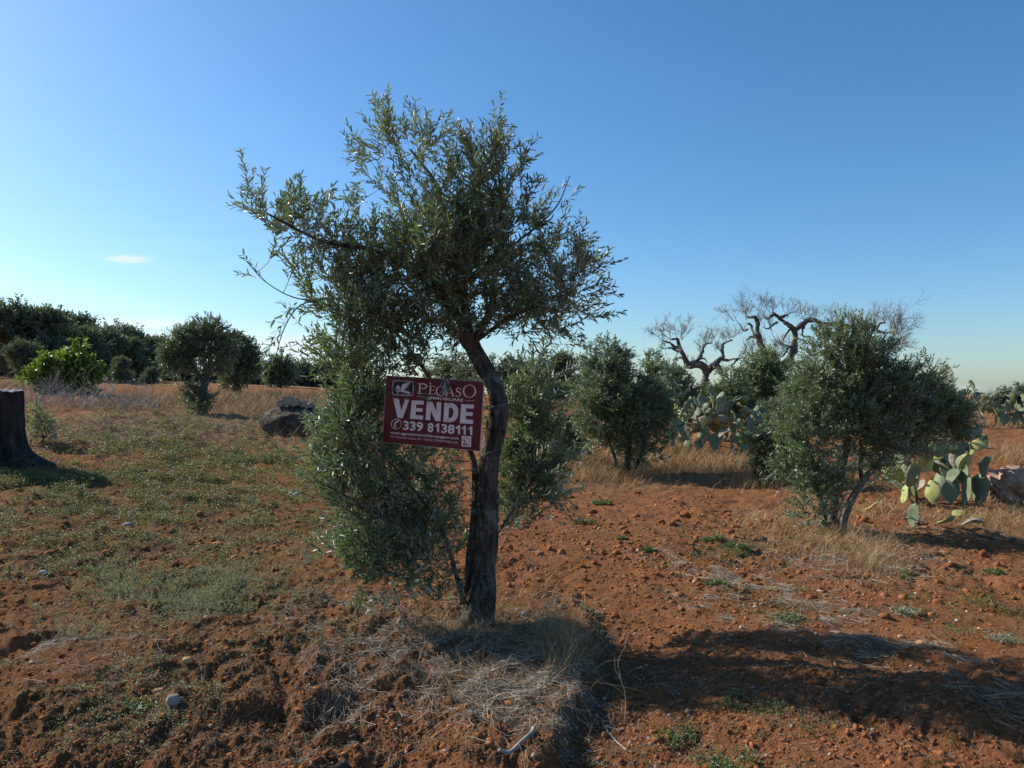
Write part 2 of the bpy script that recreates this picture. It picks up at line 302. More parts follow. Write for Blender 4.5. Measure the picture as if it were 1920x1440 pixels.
# ------------------------------------------------------------------ scatter helpers
def samp(bl, rng):
    """bl: (px,py,rx,ry,count) screen-even density on the real ground -> world points"""
    px, py = [], []
    for (cx, cy, rx, ry, n) in bl:
        a = rng.uniform(0, 2 * np.pi, n); r = np.minimum(.56 * np.sqrt(-2 * np.log(rng.uniform(1e-6, 1, n))), 1.9)
        px.append(cx + rx * r * np.cos(a)); py.append(cy + ry * r * np.sin(a))
    px = np.concatenate(px); py = np.concatenate(py); ok = (py < 1560) & (py > 712); px, py = px[ok], py[ok]
    x, y = ginv(px, py); ok = y < 120; return x[ok], y[ok]
def blades(mb, x, y, h, wd, lean, rng, seg=2, z=None, curve=.5, nz=0.0):
    n = len(x); z = gz(x, y) if z is None else z; a = rng.uniform(0, 2 * np.pi, n)
    d = np.stack([np.cos(a) * np.sin(lean), np.sin(a) * np.sin(lean), np.cos(lean)], -1)
    pw = unit(np.stack([-np.sin(a + rng.normal(0, .7, n)), np.cos(a), rng.normal(0, .3, n)], -1))
    p = np.stack([x, y, z - .004 + nz], -1); rows = []
    for s in range(seg + 1):
        f = s / seg; bend = curve * rng.uniform(.3, 1, n) * 0 + curve
        c = p + d * (h * f)[:, None] + np.stack([np.cos(a) * h * f * f * bend, np.sin(a) * h * f * f * bend, -h * f * f * bend * .45], -1)
        wv = (wd * (1 - .85 * f ** 1.5) * .5)[:, None] * pw
        rows += [c - wv, c + wv]
    v = np.stack(rows, 1).reshape(-1, 3); m = 2 * (seg + 1)
    o = (np.arange(n) * m)[:, None]; f4 = np.concatenate([o + np.array([[2 * s, 2 * s + 1, 2 * s + 3, 2 * s + 2]]) for s in range(seg)])
    mb.add(v, None, f4, np.repeat(rng.uniform(0, 1, n), m))
def sticks(mb, x, y, L, wd, rng, az=None, tilt=None, lift=.006, bendy=.15):
    """lying straws: bent 3-sided slivers resting on the clods"""
    n = len(x); a = rng.uniform(0, 2 * np.pi, n) if az is None else az
    ti = rng.normal(.05, .18, n) if tilt is None else tilt
    dx, dy = np.cos(a), np.sin(a); rows = []
    bd = rng.normal(0, bendy, n)
    zs = [gz(x + dx * L * f, y + dy * L * f) for f in (-.5, 0, .5)]; zc = np.maximum.reduce([zs[0] * .5 + zs[2] * .5, zs[1]]) + lift
    sl = (zs[2] - zs[0]) + ti * L
    for f in (-.5, -.15, .2, .5):
        cx = x + dx * L * f - dy * L * bd * (f * f - .1) ; cy = y + dy * L * f + dx * L * bd * (f * f - .1); cz = zc + sl * f + lift * .5
        for q in range(3):
            th = q * 2.094; ww = wd * .5 * (1.15 - .5 * (f + .5))
            rows.append(np.stack([cx - dy * np.cos(th) * ww, cy + dx * np.cos(th) * ww, cz + np.sin(th) * ww], -1))
    v = np.stack(rows, 1).reshape(-1, 3); o = (np.arange(n) * 12)[:, None]; f4 = []
    for s in range(3):
        for q in range(3):
            f4.append(o + np.array([[s * 3 + q, s * 3 + (q + 1) % 3, s * 3 + 3 + (q + 1) % 3, s * 3 + 3 + q]]))
    mb.add(v, None, np.concatenate(f4), np.repeat(rng.uniform(0, 1, n), 12))
def leaflets(mb, p, d, nrm, L, wd, c):
    """folded lance-shaped leaves: p base, d direction, nrm upper side, all (n,3)"""
    s = unit(np.cross(d, nrm)); nrm = np.cross(s, d); L = L[:, None]; wd = wd[:, None]
    e = nrm * wd * .16
    v = np.stack([p, p + d * L * .3 + s * wd * .45 + e, p + d * L * .68 + s * wd * .4 + e - nrm * L * .03, p + d * L - nrm * L * .09,
                  p + d * L * .68 - s * wd * .4 + e - nrm * L * .03, p + d * L * .3 - s * wd * .45 + e], 1).reshape(-1, 3)
    n = len(p); o = (np.arange(n) * 6)[:, None]
    # s = d x n ; face order chosen so the face normal is +nrm
    f4 = np.concatenate([o + np.array([[0, 3, 2, 1]]), o + np.array([[0, 5, 4, 3]])])
    mb.add(v, None, f4[:, ::-1] if LEAF_FLIP else f4, np.repeat(c, 6))
LEAF_FLIP = True
def icos(sub=1):
    import bmesh
    bm = bmesh.new(); bmesh.ops.create_icosphere(bm, subdivisions=sub, radius=1.0)
    v = np.array([q.co[:] for q in bm.verts]); f = np.array([[q.index for q in fc.verts] for fc in bm.faces]); bm.free(); return v, f
IC = {s: icos(s) for s in (1, 2, 3, 5)}
def lumps(mb, x, y, size, rng, sub=1, sink=.35, jag=.3):
    v, f = IC[sub]; n = len(x); z = gz(x, y)
    sc = size[:, None] * rng.uniform(.6, 1.3, (n, 3)) * np.array([1, 1, .7])
    V = v[None] * (1 + jag * rng.standard_normal((n, len(v), 1)) * .5) * sc[:, None]
    a = rng.uniform(0, 6.28, n); ca, sa = np.cos(a)[:, None], np.sin(a)[:, None]
    V = np.stack([V[..., 0] * ca - V[..., 1] * sa, V[..., 0] * sa + V[..., 1] * ca, V[..., 2]], -1) + np.stack([x, y, z + size * (.5 - sink)], -1)[:, None]
    o = (np.arange(n) * len(v))[:, None, None]; mb.add(V.reshape(-1, 3), (f[None] + o).reshape(-1, 3), None, np.repeat(rng.uniform(0, 1, n), len(v)))
def rock(name, center, size, mt, seed, label, cat, group=None, jag=.28, sub=5, rot=0, parent=None, freq=1.4):
    v, f = IC[sub]; v = v.copy()
    def n3(p, fr, s): return pnoise(p[:, 0] * fr + p[:, 2] * fr * .7 + s, p[:, 1] * fr - p[:, 2] * fr * .8 + s * 2, s)
    d = 1 + jag * n3(v, freq, seed) + jag * .55 * np.abs(n3(v, freq * 2.3, seed + 1)) + jag * .3 * n3(v, freq * 5, seed + 2) + jag * .16 * n3(v, freq * 12, seed + 3)
    v = v * d[:, None]; v = np.sign(v) * np.abs(v) ** .85 * np.array(size)
    mb = MB(); mb.add(v, f); o = mb.build(name, mt, parent); o.location = tuple(center); o.rotation_euler = (0, 0, rot)
    return tag(o, label, cat, group)

# ------------------------------------------------------------------ trees
def twig_leaves(P0, D, L, rng, leaf_len, leaf_w, spacing, droop, lm, tm, twr=.0016, filt=None):
    """P0,D (n,3), L (n,) -> leaf mesh + twig mesh data"""
    n = len(P0); m = int(max(4, np.ceil(np.max(L) / spacing)))
    f = (np.arange(m) + .5)[None] * spacing / L[:, None] + .06; ok = f < 1.0
    dr = droop * rng.uniform(.3, 1.4, n); side = unit(rng.standard_normal((n, 3))) * .18
    def pos(f): return P0[:, None] + D[:, None] * (L[:, None] * f)[..., None] + (side[:, None] * (L[:, None] * f * f)[..., None]) + np.array([0, 0, -1.]) * (dr[:, None] * L[:, None] * f * f)[..., None]
    P = pos(f); T = unit(D[:, None] + 2 * side[:, None] * f[..., None] + np.array([0, 0, -2.]) * (dr[:, None] * f)[..., None])
    ref = unit(rng.standard_normal((n, 3)))[:, None]; U = unit(np.cross(T, ref)); V = np.cross(T, U)
    for sgn in (1, -1):
        ph = (np.arange(m) * 1.57)[None] + rng.uniform(-.4, .4, (n, m)); A = rng.uniform(.32, .95, (n, m))
        p = sgn * (U * np.cos(ph)[..., None] + V * np.sin(ph)[..., None])
        d = T * np.cos(A)[..., None] + p * np.sin(A)[..., None]; nn = T * np.sin(A)[..., None] - p * np.cos(A)[..., None]
        nn = unit(nn + .45 * rng.standard_normal(nn.shape)); d = unit(d + .18 * rng.standard_normal(d.shape) + np.array([0, 0, -.06]))
        keep = ok & (rng.uniform(0, 1, ok.shape) < .88)
        pp, dd, q = P[keep], d[keep], nn[keep]
        if filt is not None:
            g = filt(pp + dd * leaf_len * .6); pp, dd, q = pp[g], dd[g], q[g]
        ll = leaf_len * rng.uniform(.65, 1.2, len(pp)); leaflets(lm, pp, dd, q, ll, leaf_w * rng.uniform(.8, 1.2, len(pp)), rng.uniform(0, 1, len(pp)) ** 1.0)
    if tm is not None:
        fs = np.array([0, .35, .7, 1.0])[None].repeat(n, 0); C = pos(fs)
        if filt is not None:
            g = filt(C[:, 2]); C = C[g]; n = len(C); 
        if n == 0: return
        u = unit(np.cross(C[:, 3] - C[:, 0], (.3, .5, .8))); vv = unit(np.cross(C[:, 3] - C[:, 0], u)); rows = []
        for s in range(4):
            for q in range(3):
                r = twr * (1.2 - .7 * s / 3); rows.append(C[:, s] + r * (u * np.cos(q * 2.094) + vv * np.sin(q * 2.094)))
        v = np.stack(rows, 1).reshape(-1, 3); o = (np.arange(n) * 12)[:, None]
        f4 = np.concatenate([o + np.array([[s * 3 + q, s * 3 + (q + 1) % 3, s * 3 + 3 + (q + 1) % 3, s * 3 + 3 + q]]) for s in range(3) for q in range(3)])
        tm.add(v, None, f4, np.repeat(rng.uniform(0, 1, n), 12))
def grow(limbs, centers, radii, weights, n_attr, rng, step=.07, r_tip=.0025, trunk_axis=None, curl=.25):
    """attractor points in the crown volumes, each joined to the nearest wood"""
    nodes = []; 
    for (pts, r0, r1) in limbs:
        q = spline(pts, 24); nodes += [(*a, r0 + (r1 - r0) * i / 23) for i, a in enumerate(q)]
    nodes = np.array(nodes); cap = len(nodes) + n_attr * 14; ND = np.zeros((cap, 4)); ND[:len(nodes)] = nodes; nn = len(nodes)
    pr = weights * np.prod(radii, 1) ** .8; pr = pr / pr.sum(); k = rng.choice(len(centers), n_attr, p=pr)
    dv = unit(rng.standard_normal((n_attr, 3))) * (rng.uniform(0, 1, n_attr) ** .42)[:, None]
    at = centers[k] + dv * radii[k]
    d0 = np.min(np.linalg.norm(at[:, None] - nodes[None, ::3, :3], axis=2), 1); order = np.argsort(d0)
    lines = []; sel = []
    for a in order:
        p = at[a]; dd = np.linalg.norm(ND[:nn, :3] - p, axis=1) + .5 * np.maximum(0, ND[:nn, 2] - p[2]); j = int(np.argmin(dd)); q = ND[j]
        L = np.linalg.norm(p - q[:3])
        if L < .02: continue
        m = max(3, min(12, int(L / step) + 2)); f = np.linspace(0, 1, m)[:, None]
        perp = rng.standard_normal(3) * curl * L * .35; perp[2] = -abs(perp[2]) * .4
        path = q[:3] * (1 - f) + p * f + perp * (f * (1 - f) * 2) + rng.standard_normal((m, 3)) * L * .02 * (f * (1 - f) * 4)
        r0 = min(q[3] * .75, r_tip + .011 * L); rad = r0 + (r_tip - r0) * f[:, 0]
        lines.append((path, rad)); cnt = m - 1; ND[nn:nn + cnt, :3] = path[1:]; ND[nn:nn + cnt, 3] = rad[1:]; nn += cnt
        sel.append((path[-1], path[-1] - path[-2], dv[a], path[m // 2]))
    return lines, sel
def olive(label, base, limbs, blobs, n_attr, seed, leaf_len=.055, leaf_w=.013, twig=.3, ntw=3, spacing=.022, lmat='leaf', bmat='bark', group=None,
          up=.45, droop=.12, filt=None, name='olive_tree', cat='tree', tsides=12, rugged=.12, twig_r=.0016, fine=True, extra=None, rtip=.0025, nstem=1, jit=.42):
    rng = np.random.default_rng(seed); base = np.array(base, float)
    root = empty(name, base, label, cat, group)
    C = np.array([b[0] for b in blobs]); R = np.array([b[1] for b in blobs]); Wt = np.array([b[2] for b in blobs], float)
    limbs = [(np.array(p, float), r0, r1) for p, r0, r1 in limbs]
    for i, (p, r0, r1) in enumerate(limbs):
        mb = MB(); n = max(14, int(np.sum(np.linalg.norm(np.diff(p, axis=0), axis=1)) / .035)); n = min(n, 90); q = spline(p, n); f = np.linspace(0, 1, n)
        rad = r0 + (r1 - r0) * f
        if i < nstem: rad = rad * (1 + .75 * np.exp(-f * n * .035 / (r0 * 1.5))) * (1 + .10 * pnoise(f * n * .035 * 4, f * 0 + i * 3.3, seed))
        tube(mb, q, rad, tsides if i < nstem + 1 else 8, rugged=rugged, seed=seed + i)
        mb.build('trunk' if i == 0 else ('stem' if i < nstem else 'branch'), M[bmat if not isinstance(bmat, (list, tuple)) else bmat[min(i, len(bmat) - 1)]], root, origin=base)
    lines, sel = grow(limbs, C, R, Wt, n_attr, rng, r_tip=rtip)
    bm_ = MB()
    for path, rad in lines:
        if len(path) > 4 and not fine: path, rad = path[::2], rad[::2]
        if filt is not None and not filt(path).all(): continue
        tube(bm_, path, rad, 4 if fine else 3, c=rng.uniform(), cap=False)
    P0, D, L = [], [], []
    for (tip, dr, ov, midp) in sel:
        for q in range(ntw):
            d = unit(unit(dr) * .5 + ov * .7 + np.array([0, 0, up]) + rng.standard_normal(3) * jit); P0.append(tip if q < 2 else midp); D.append(d); L.append(twig * rng.uniform(.5, 1.25))
    if extra:
        for (a, b_) in extra: a = np.array(a); b_ = np.array(b_); P0.append(a); D.append(unit(b_ - a)); L.append(np.linalg.norm(b_ - a))
    lm = MB(); twig_leaves(np.array(P0), np.array(D), np.array(L), rng, leaf_len, leaf_w, spacing, droop, lm, bm_ if fine else None, twig_r, filt)
    bm_.build('twigs', M['twig'], root, origin=base)
    lm.build('crown', M[lmat], root, smooth=False, origin=base)
    return root
def bl(px, py, r, Y, wt=1., ry=None, rd=None):
    s = Y / FP; return (W(px, py, Y), np.array([r * s, (rd if rd else min(r, ry or r) * .9) * s, (ry or r) * s]), wt)

# --- the olive tree that carries the board
TY = 5.42
def gpt(px, py):
    x, y = ginv(np.array([px]), np.array([py])); return np.array([x[0], y[0], float(gz(x[0], y[0]))])
tb = gpt(893, 1160); TY = tb[1]
def T(px, py, dY=0.): return W(px, py, TY + dY)
tbase = tb - np.array([0, 0, .04])
trunk = [T(898, 1168), T(906, 1090), T(911, 1049), T(915, 960), T(917, 871), T(929, 809, -.02), T(935, 760, -.03), T(926, 722), T(907, 690, .03), T(888, 655, .05), T(874, 628, .05)]
limbs = [(trunk, .073, .062),
         ([T(878, 1160, .05), T(880, 1070, .08), T(890, 960, .10), T(891, 893, .12), T(883, 850, .15), T(850, 790, .22), T(800, 700, .3), T(740, 620, .35)], .034, .012),
         ([T(868, 1130, .0), T(861, 1098, -.03), T(842, 1030, -.08), T(826, 982, -.1), T(805, 930, -.12), T(790, 870, .2), T(770, 800, .4)], .018, .006),
         ([T(880, 640, .05), T(850, 580, 0), T(790, 520, -.1), T(700, 470, -.15), T(600, 450, -.2), T(500, 400, -.2)], .034, .006),
         ([T(880, 640, .05), T(870, 560, .1), T(850, 450, .15), T(820, 350, .2), T(770, 280, .2)], .04, .006),
         ([T(884, 645, .05), T(920, 580, .1), T(930, 480, .2), T(940, 380, .1), T(930, 290, .1)], .034, .006),
         ([T(884, 645, .0), T(950, 600, -.1), T(1010, 570, -.1), T(1070, 540, -.1)], .018, .005),
         ([T(935, 480, .15), T(1000, 430, .05), T(1045, 385, 0), T(1068, 330, 0)], .010, .003),
         ([T(880, 640, .1), T(820, 600, .3), T(720, 590, .3), T(650, 620, .2), T(640, 720, .1)], .022, .005),
         ([T(640, 590, .0), T(600, 566, -.05), T(560, 575, -.1), T(532, 618, -.1), T(514, 680, -.1)], .006, .0025),
         ([T(640, 560, .0), T(560, 560, .0), T(500, 530, .0), T(462, 490, .0)], .006, .002),
         ([T(826, 982, -.1), T(760, 900, -.2), T(690, 820, -.2)], .012, .003),
         ([T(835, 1010, -.1), T(760, 990, -.3), T(650, 930, -.35), T(590, 900, -.35)], .010, .003),
         ([T(905, 1040, .05), T(960, 960, .15), T(1010, 880, .3), T(1030, 820, .4)], .012, .003),
         ]
A = []
for q in [(830,480,100,1.3),(880,370,66,1.1),(785,370,62,1.0),(740,310,36,.8),(712,262,22,.6),(700,225,9,.25),(756,250,26,.7),(757,222,9,.25),(800,270,34,.8),(800,238,9,.2),(905,290,40,1.1),(935,262,24,.9),(938,240,9,.3),(965,340,40,1.0),(870,290,26,.6),(1005,355,22,.6),
          (1000,400,45,.7),(1045,360,12,.25),(1070,325,8,.15),(945,450,80,1.2),(1040,500,50,1.3),(1065,550,46,1.5),(1000,570,62,1.4),(1080,490,26,1.0),(1062,460,14,.5),(860,560,100,1.2),(765,540,90,1.3),(680,560,66,1.4),(640,500,54,1.5),(600,520,36,1.),(650,590,56,1.4),(700,500,50,1.1),(565,440,46,1.3),(515,410,38,1.3),
          (470,380,24,1.0),(450,372,10,.4),(575,385,20,.9),(570,360,8,.3),(612,415,16,.6),(480,480,34,.6),(470,500,24,.3),(540,500,34,.6),(650,450,20,.4),(690,430,30,.8),(695,360,24,.9),(680,310,16,.6),(690,270,12,.3),(660,620,60,1.5),(720,640,66,1.4),(640,690,48,1.3),
          (790,640,60,.9),(690,700,46,1.3),(600,560,34,.6),(520,560,22,.3),(1050,600,50,1.3),(1090,590,20,.6),(960,610,50,.9),(1080,520,36,1.1)]: A.append(bl(q[0], q[1], q[2], TY + RNG.uniform(-.18, .22), q[3]))
for q in [(660,770,52,2.2),(645,850,56,2.3),(720,880,70,1.9),(790,900,66,1.9),(700,960,70,2.1),(640,930,56,1.8),(770,990,64,2.2),(720,1040,56,2.2),(800,1060,36,1.2),(690,780,56,2.0),(850,900,40,1.2),(840,960,36,.9),
          (600,920,36,1.0),(650,1040,44,1.3),(745,1085,40,1.8),(690,1095,36,1.4),(800,1100,36,1.3),(840,1040,30,1.)]: A.append(bl(q[0], q[1], q[2], TY + RNG.uniform(-.2, .25), q[3]))
for q in [(990,900,46,4.2),(1005,830,42,4.0),(985,770,42,3.2),(965,960,32,3.6),(1025,925,22,3.),(965,840,34,3.6),(955,900,24,3.),(950,980,24,3.),(1030,880,24,2.5),(1000,720,40,.7)]: A.append(bl(q[0], q[1], q[2], TY + .35, q[3]))
# sign placement (needed to keep the leaves off its face)
SGN_C = W(810.5, 773.6, 5.08); SW, SH = .70, .455
YAW = math.radians(-17); ROLL = math.radians(3.6)
SR = Matrix.Rotation(YAW, 3, 'Z') @ Matrix.Rotation(math.radians(90), 3, 'X') @ Matrix.Rotation(-ROLL, 3, 'Z')   # local x right, y up, z towards viewer
SRn = np.array(SR)
def clear_sign(p):
    p = np.atleast_2d(p); s = (p[:, 0] / p[:, 1]) * FP + 960; tt = HOR - (p[:, 2] - CAMZ) / p[:, 1] * FP
    q = (p - SGN_C) @ SRn
    return ~((s > 708) & (s < 912) & (tt > 700) & (tt < 850) & (q[:, 2] > -.05)) & ~((s > 912) & (s < 962) & (tt > 700) & (tt < 1170) & (p[:, 1] < TY + .05)) \
           & ~((s > 868) & (s < 950) & (tt > 850) & (tt < 1170) & (p[:, 1] < TY + .02)) & ~((s > 880) & (s < 945) & (tt > 640) & (tt < 705) & (p[:, 1] < TY + .02))
ex = [(T(1000, 430), T(1068, 330)), (T(1045, 395), T(1095, 350)), (T(1090, 600, -.3), T(1150, 580, -.3)), (T(1100, 600, -.3), T(1158, 578, -.3)), (T(560, 575, -.1), T(505, 600, -.1)),
      (T(540, 600, -.1), T(492, 640, -.1)), (T(530, 620, -.1), T(488, 668, -.1)), (T(516, 660, -.1), T(500, 690, -.1)), (T(530, 610, -.1), T(545, 560, -.1)), (T(545, 590, -.1), T(520, 555, -.1)),
      (T(740, 270), T(692, 200)), (T(760, 270), T(752, 205)), (T(720, 300), T(688, 250)), (T(470, 400, -.2), T(432, 368, -.2)), (T(560, 420, -.2), T(568, 350, -.2)), (T(610, 430), T(608, 370)),
      (T(640, 720), T(590, 690)), (T(640, 740), T(600, 640)), (T(800, 260), T(800, 222)), (T(930, 260), T(938, 222)), (T(500, 530), T(455, 480)), (T(480, 520), T(440, 505)), (T(640, 780), T(580, 770))]
for a_, b_ in [((722,300),(690,195)),((728,290),(702,215)),((700,310),(672,268)),((705,340),(668,330)),((690,380),(664,372)),((765,270),(757,205)),((775,280),(775,225)),((800,265),(806,225)),((820,275),(830,235)),((850,310),(852,270)),((880,300),(878,250)),((905,285),(902,245)),((940,270),(940,222)),((952,280),(962,238)),((970,330),(985,290)),((1000,360),(1020,325)),((575,400),(572,352)),((590,400),(590,362)),((545,410),(532,372)),((500,400),(492,352)),((470,390),(450,362)),((480,400),(435,372)),((520,400),(512,362)),((612,405),(606,378)),((1065,470),(1066,432)),((1090,500),(1108,478)),((1095,540),(1122,520)),((1080,600),(1100,640)),((1030,620),(1035,655)),((650,700),(598,650)),((630,740),(585,690)),((620,800),(575,790)),((620,850),(565,850)),((610,900),(560,880)),((640,990),(585,960)),((1020,900),(1058,860)),((1010,930),(1060,925)),((1000,860),(1050,815)),((1010,950),(1045,985))]: ex.append((T(*a_), T(*b_)))
main = olive('leaning olive tree in front holding the maroon board against its bare lower trunk', tbase, limbs, A, 1120, 5, leaf_len=.060, leaf_w=.0140, twig=.27, ntw=4, spacing=.029, up=.95, jit=.32, droop=.14,
      lmat='leaf', bmat=('bark', 'bark', 'bark'), nstem=3, filt=clear_sign, extra=ex, tsides=40, rugged=.2)
# spray of dead russet leaves above the board
rng = np.random.default_rng(3)
lm = MB(); tm = MB(); P0 = np.array([SGN_C + SRn @ np.array([-.10 + rng.uniform(-.07, .05), .255 + rng.uniform(-.02, .05), .05]) for _ in range(9)]); Dd = unit(rng.standard_normal((9, 3)) + np.array([-.2, -.3, .1]))
twig_leaves(P0, Dd, np.full(9, .08), rng, .045, .012, .014, .3, lm, tm, .001)
P0 = np.array([T(868 + rng.uniform(-25, 25), 632 + rng.uniform(-18, 22), -.12) for _ in range(26)]); Dd = unit(rng.standard_normal((26, 3)))
twig_leaves(P0, Dd, np.full(26, .14), rng, .04, .009, .03, .3, lm, tm, .0018)
lm.build('dry_leaves', M['leaf_dry'], main, False, tbase); tm.build('dead_twigs', M['dead_twig'], main, origin=tbase)
lm = MB(); tm = MB()
def onb(x, y, z): return SGN_C + SRn @ np.array([x, y, z])
twig_leaves(np.array([onb(.10, .25, .05)] * 2), np.array([SRn @ np.array([.05, -1., .1])] * 2), np.array([.09, .085]), rng, .07, .015, .022, 0, lm, tm, .001)
twig_leaves(np.array([onb(-.06, .13, .04)]), np.array([SRn @ np.array([.6, -.6, .2])]), np.array([.06]), rng, .05, .011, .022, 0, lm, tm, .001)
for k in range(8):
    x0_ = -.36 + k * .035; q = spline([onb(x0_, .25, .04), onb(x0_ + rng.uniform(-.04, .04), .2, .05), onb(x0_ + rng.uniform(-.06, .08), .16 - .03 * (k % 3), .04), onb(x0_ + rng.uniform(-.06, .10), .12 - .04 * (k % 3), .06)], 9); tube(tm, q, .0016, 3)
lm.build('hanging_spray', M['leaf'], main, False, tbase); tm.build('bare_twigs', M['twig'], main, origin=tbase)

# ------------------------------------------------------------------ the board
def flat(name, col, rough=.5, spec=.3, n=0):
    m, t, b = mat(name); co = objco(t); f = noise(t, 14, 6, co)
    t.links.new(ramp(t, f, [(.3, tuple(x * .82 for x in col)), (.7, tuple(min(1, x * 1.08) for x in col))]), b.inputs['Base Color']); b.inputs['Roughness'].default_value = rough; b.inputs['Specular IOR Level'].default_value = spec
    return m
m_red = flat('maroon_print', (.125, .011, .013)); m_wh = flat('white_print', (.80, .62, .57)); m_pk = flat('pale_pink_print', (.80, .52, .46)); m_bk = flat('black_print', (.012, .013, .012)); m_edge = flat('board_edge', (.42, .40, .36)); m_lr = flat('light_red_print', (.55, .12, .13))
sg = empty('for_sale_sign', SGN_C, 'maroon for sale board reading VENDE tied to the leaning olive trunk', 'sign')
sg.rotation_euler = SR.to_euler()
# homography: 8.473x zoom pixels -> board plane
src = [(140, 118), (1745, 212), (1680, 1315), (130, 1178)]; dst = [(-SW/2, SH/2), (SW/2, SH/2), (SW/2, -SH/2), (-SW/2, -SH/2)]
AA = []; BB = []
for (x, y), (u, v) in zip(src, dst): AA += [[x, y, 1, 0, 0, 0, -u * x, -u * y], [0, 0, 0, x, y, 1, -v * x, -v * y]]; BB += [u, v]
hh = np.append(np.linalg.solve(np.array(AA, float), np.array(BB)), 1).reshape(3, 3)
def S(x, y): p = hh @ np.array([x, y, 1.]); return p[:2] / p[2]
import bmesh
def poly_obj(name, loops, mt, z0, z1, parent=sg):
    """flat raised shapes; each loop a closed polygon in board coordinates"""
    bm = bmesh.new()
    for lp in loops:
        lo = [bm.verts.new((p[0], p[1], z0)) for p in lp]; hi = [bm.verts.new((p[0], p[1], z1)) for p in lp]
        f = bm.faces.new(hi); n = len(lp)
        for i in range(n): bm.faces.new((lo[i], lo[(i + 1) % n], hi[(i + 1) % n], hi[i]))
    bmesh.ops.recalc_face_normals(bm, faces=bm.faces[:])
    big = [f for f in bm.faces if len(f.verts) > 4]
    bmesh.ops.triangulate(bm, faces=big)
    me = bpy.data.meshes.new(name); bm.to_mesh(me); bm.free(); me.materials.append(mt)
    o = bpy.data.objects.new(name, me); COL.objects.link(o); o.parent = parent; return o
ZF = .0040
bm = bmesh.new(); bmesh.ops.create_cube(bm, size=1); bmesh.ops.scale(bm, vec=(SW, SH, .006), verts=bm.verts); bmesh.ops.bevel(bm, geom=bm.edges[:], offset=.0012, segments=2, affect='EDGES')
me = bpy.data.meshes.new('board'); bm.to_mesh(me); bm.free(); me.materials.append(m_edge); bo = bpy.data.objects.new('board', me); COL.objects.link(bo); bo.parent = sg
e = .0035; poly_obj('printed_face', [[(-SW/2+e, -SH/2+e), (SW/2-e, -SH/2+e), (SW/2-e, SH/2-e), (-SW/2+e, SH/2-e)]], m_red, .0031, ZF)
def Sp(l): return [tuple(S(x, y)) for x, y in l]
def stroke(pts, wd):   # polyline with width -> quads (board units)
    pts = np.array(pts, float); wd = np.broadcast_to(wd, (len(pts),)); tn = np.gradient(pts, axis=0); tn = tn / (np.linalg.norm(tn, axis=1)[:, None] + 1e-9); nn = np.stack([-tn[:, 1], tn[:, 0]], 1)
    a = pts + nn * wd[:, None] / 2; b_ = pts - nn * wd[:, None] / 2
    return [[tuple(a[i]), tuple(a[i + 1]), tuple(b_[i + 1]), tuple(b_[i])] for i in range(len(pts) - 1)]
def strokeS(pts, wd, n=None):
    q = spline([S(*p) for p in pts], n or len(pts) * 5) if len(pts) > 2 else np.array([S(*p) for p in pts]); k = .00043
    w_ = np.interp(np.linspace(0, 1, len(q)), np.linspace(0, 1, len(np.atleast_1d(wd))), np.atleast_1d(wd)) * k if np.ndim(wd) else wd * k
    return stroke(q, w_)
ZT = ZF + .0008
# big word
E1 = [(575,520),(768,528),(766,590),(648,585),(646,640),(752,645),(751,700),(645,695),(645,752),(765,760),(764,824),(557,808)]
def shiftE(dx, dy): return [(x + dx + (x - 557) * .0, y + dy) for x, y in E1]
Vv = [(275,490),(365,496),(412,690),(462,503),(535,508),(440,800),(360,795)]
Nn = [(818,535),(905,540),(975,700),(980,548),(1052,552),(1045,850),(965,845),(885,680),(880,832),(805,826)]
D_o = spline([S(*p) for p in [(1150,560),(1240,568),(1310,620),(1328,700),(1315,790),(1260,850),(1180,864),(1125,862)]], 26)
D_i = spline([S(*p) for p in [(1180,632),(1215,636),(1245,670),(1250,715),(1240,765),(1215,795),(1180,798),(1165,797)]], 26)
Dl = [[tuple(D_o[i]), tuple(D_o[i + 1]), tuple(D_i[i + 1]), tuple(D_i[i])] for i in range(25)] + [Sp([(1105,558),(1182,561),(1168,863),(1092,860)])]
E2 = [(1375,578),(1580,588),(1577,652),(1456,646),(1453,704),(1563,710),(1560,768),(1451,762),(1449,820),(1570,828),(1566,892),(1358,880)]
poly_obj('headline_lettering', [Sp(Vv), Sp(E1), Sp(Nn), Sp(E2)] + Dl, m_wh, ZF, ZT)
# serif name
def bar(x0, y0, x1, y1, wd): return strokeS([(x0, y0), (x1, y1)], wd)
L = []
L += bar(700, 255, 695, 405, 26) + bar(660, 408, 740, 413, 10) + bar(665, 250, 740, 253, 10) + strokeS([(715,254),(770,258),(805,285),(790,325),(715,332)], [9, 20, 24, 20, 8], 20)   # P
L += bar(870, 292, 866, 418, 22) + bar(828, 416, 945, 425, 9) + bar(838, 288, 940, 295, 9) + bar(870, 352, 920, 355, 8) + bar(940, 293, 940, 320, 8) + bar(945, 424, 952, 392, 8) + bar(920, 340, 920, 368, 7) + bar(850, 228, 885, 262, 14)  # E grave
L += strokeS([(1085,325),(1060,300),(1015,300),(980,330),(970,375),(985,420),(1025,440),(1060,440),(1085,430)], [8, 8, 14, 24, 26, 24, 14, 8, 10], 36) + bar(1085, 432, 1088, 385, 20) + bar(1060, 385, 1108, 388, 8) + bar(1085, 300, 1087, 335, 8)  # G
L += bar(1130, 450, 1190, 305, 11) + bar(1188, 305, 1245, 445, 26) + bar(1150, 400, 1225, 404, 8) + bar(1110, 446, 1160, 449, 8) + bar(1215, 448, 1270, 452, 8)  # A
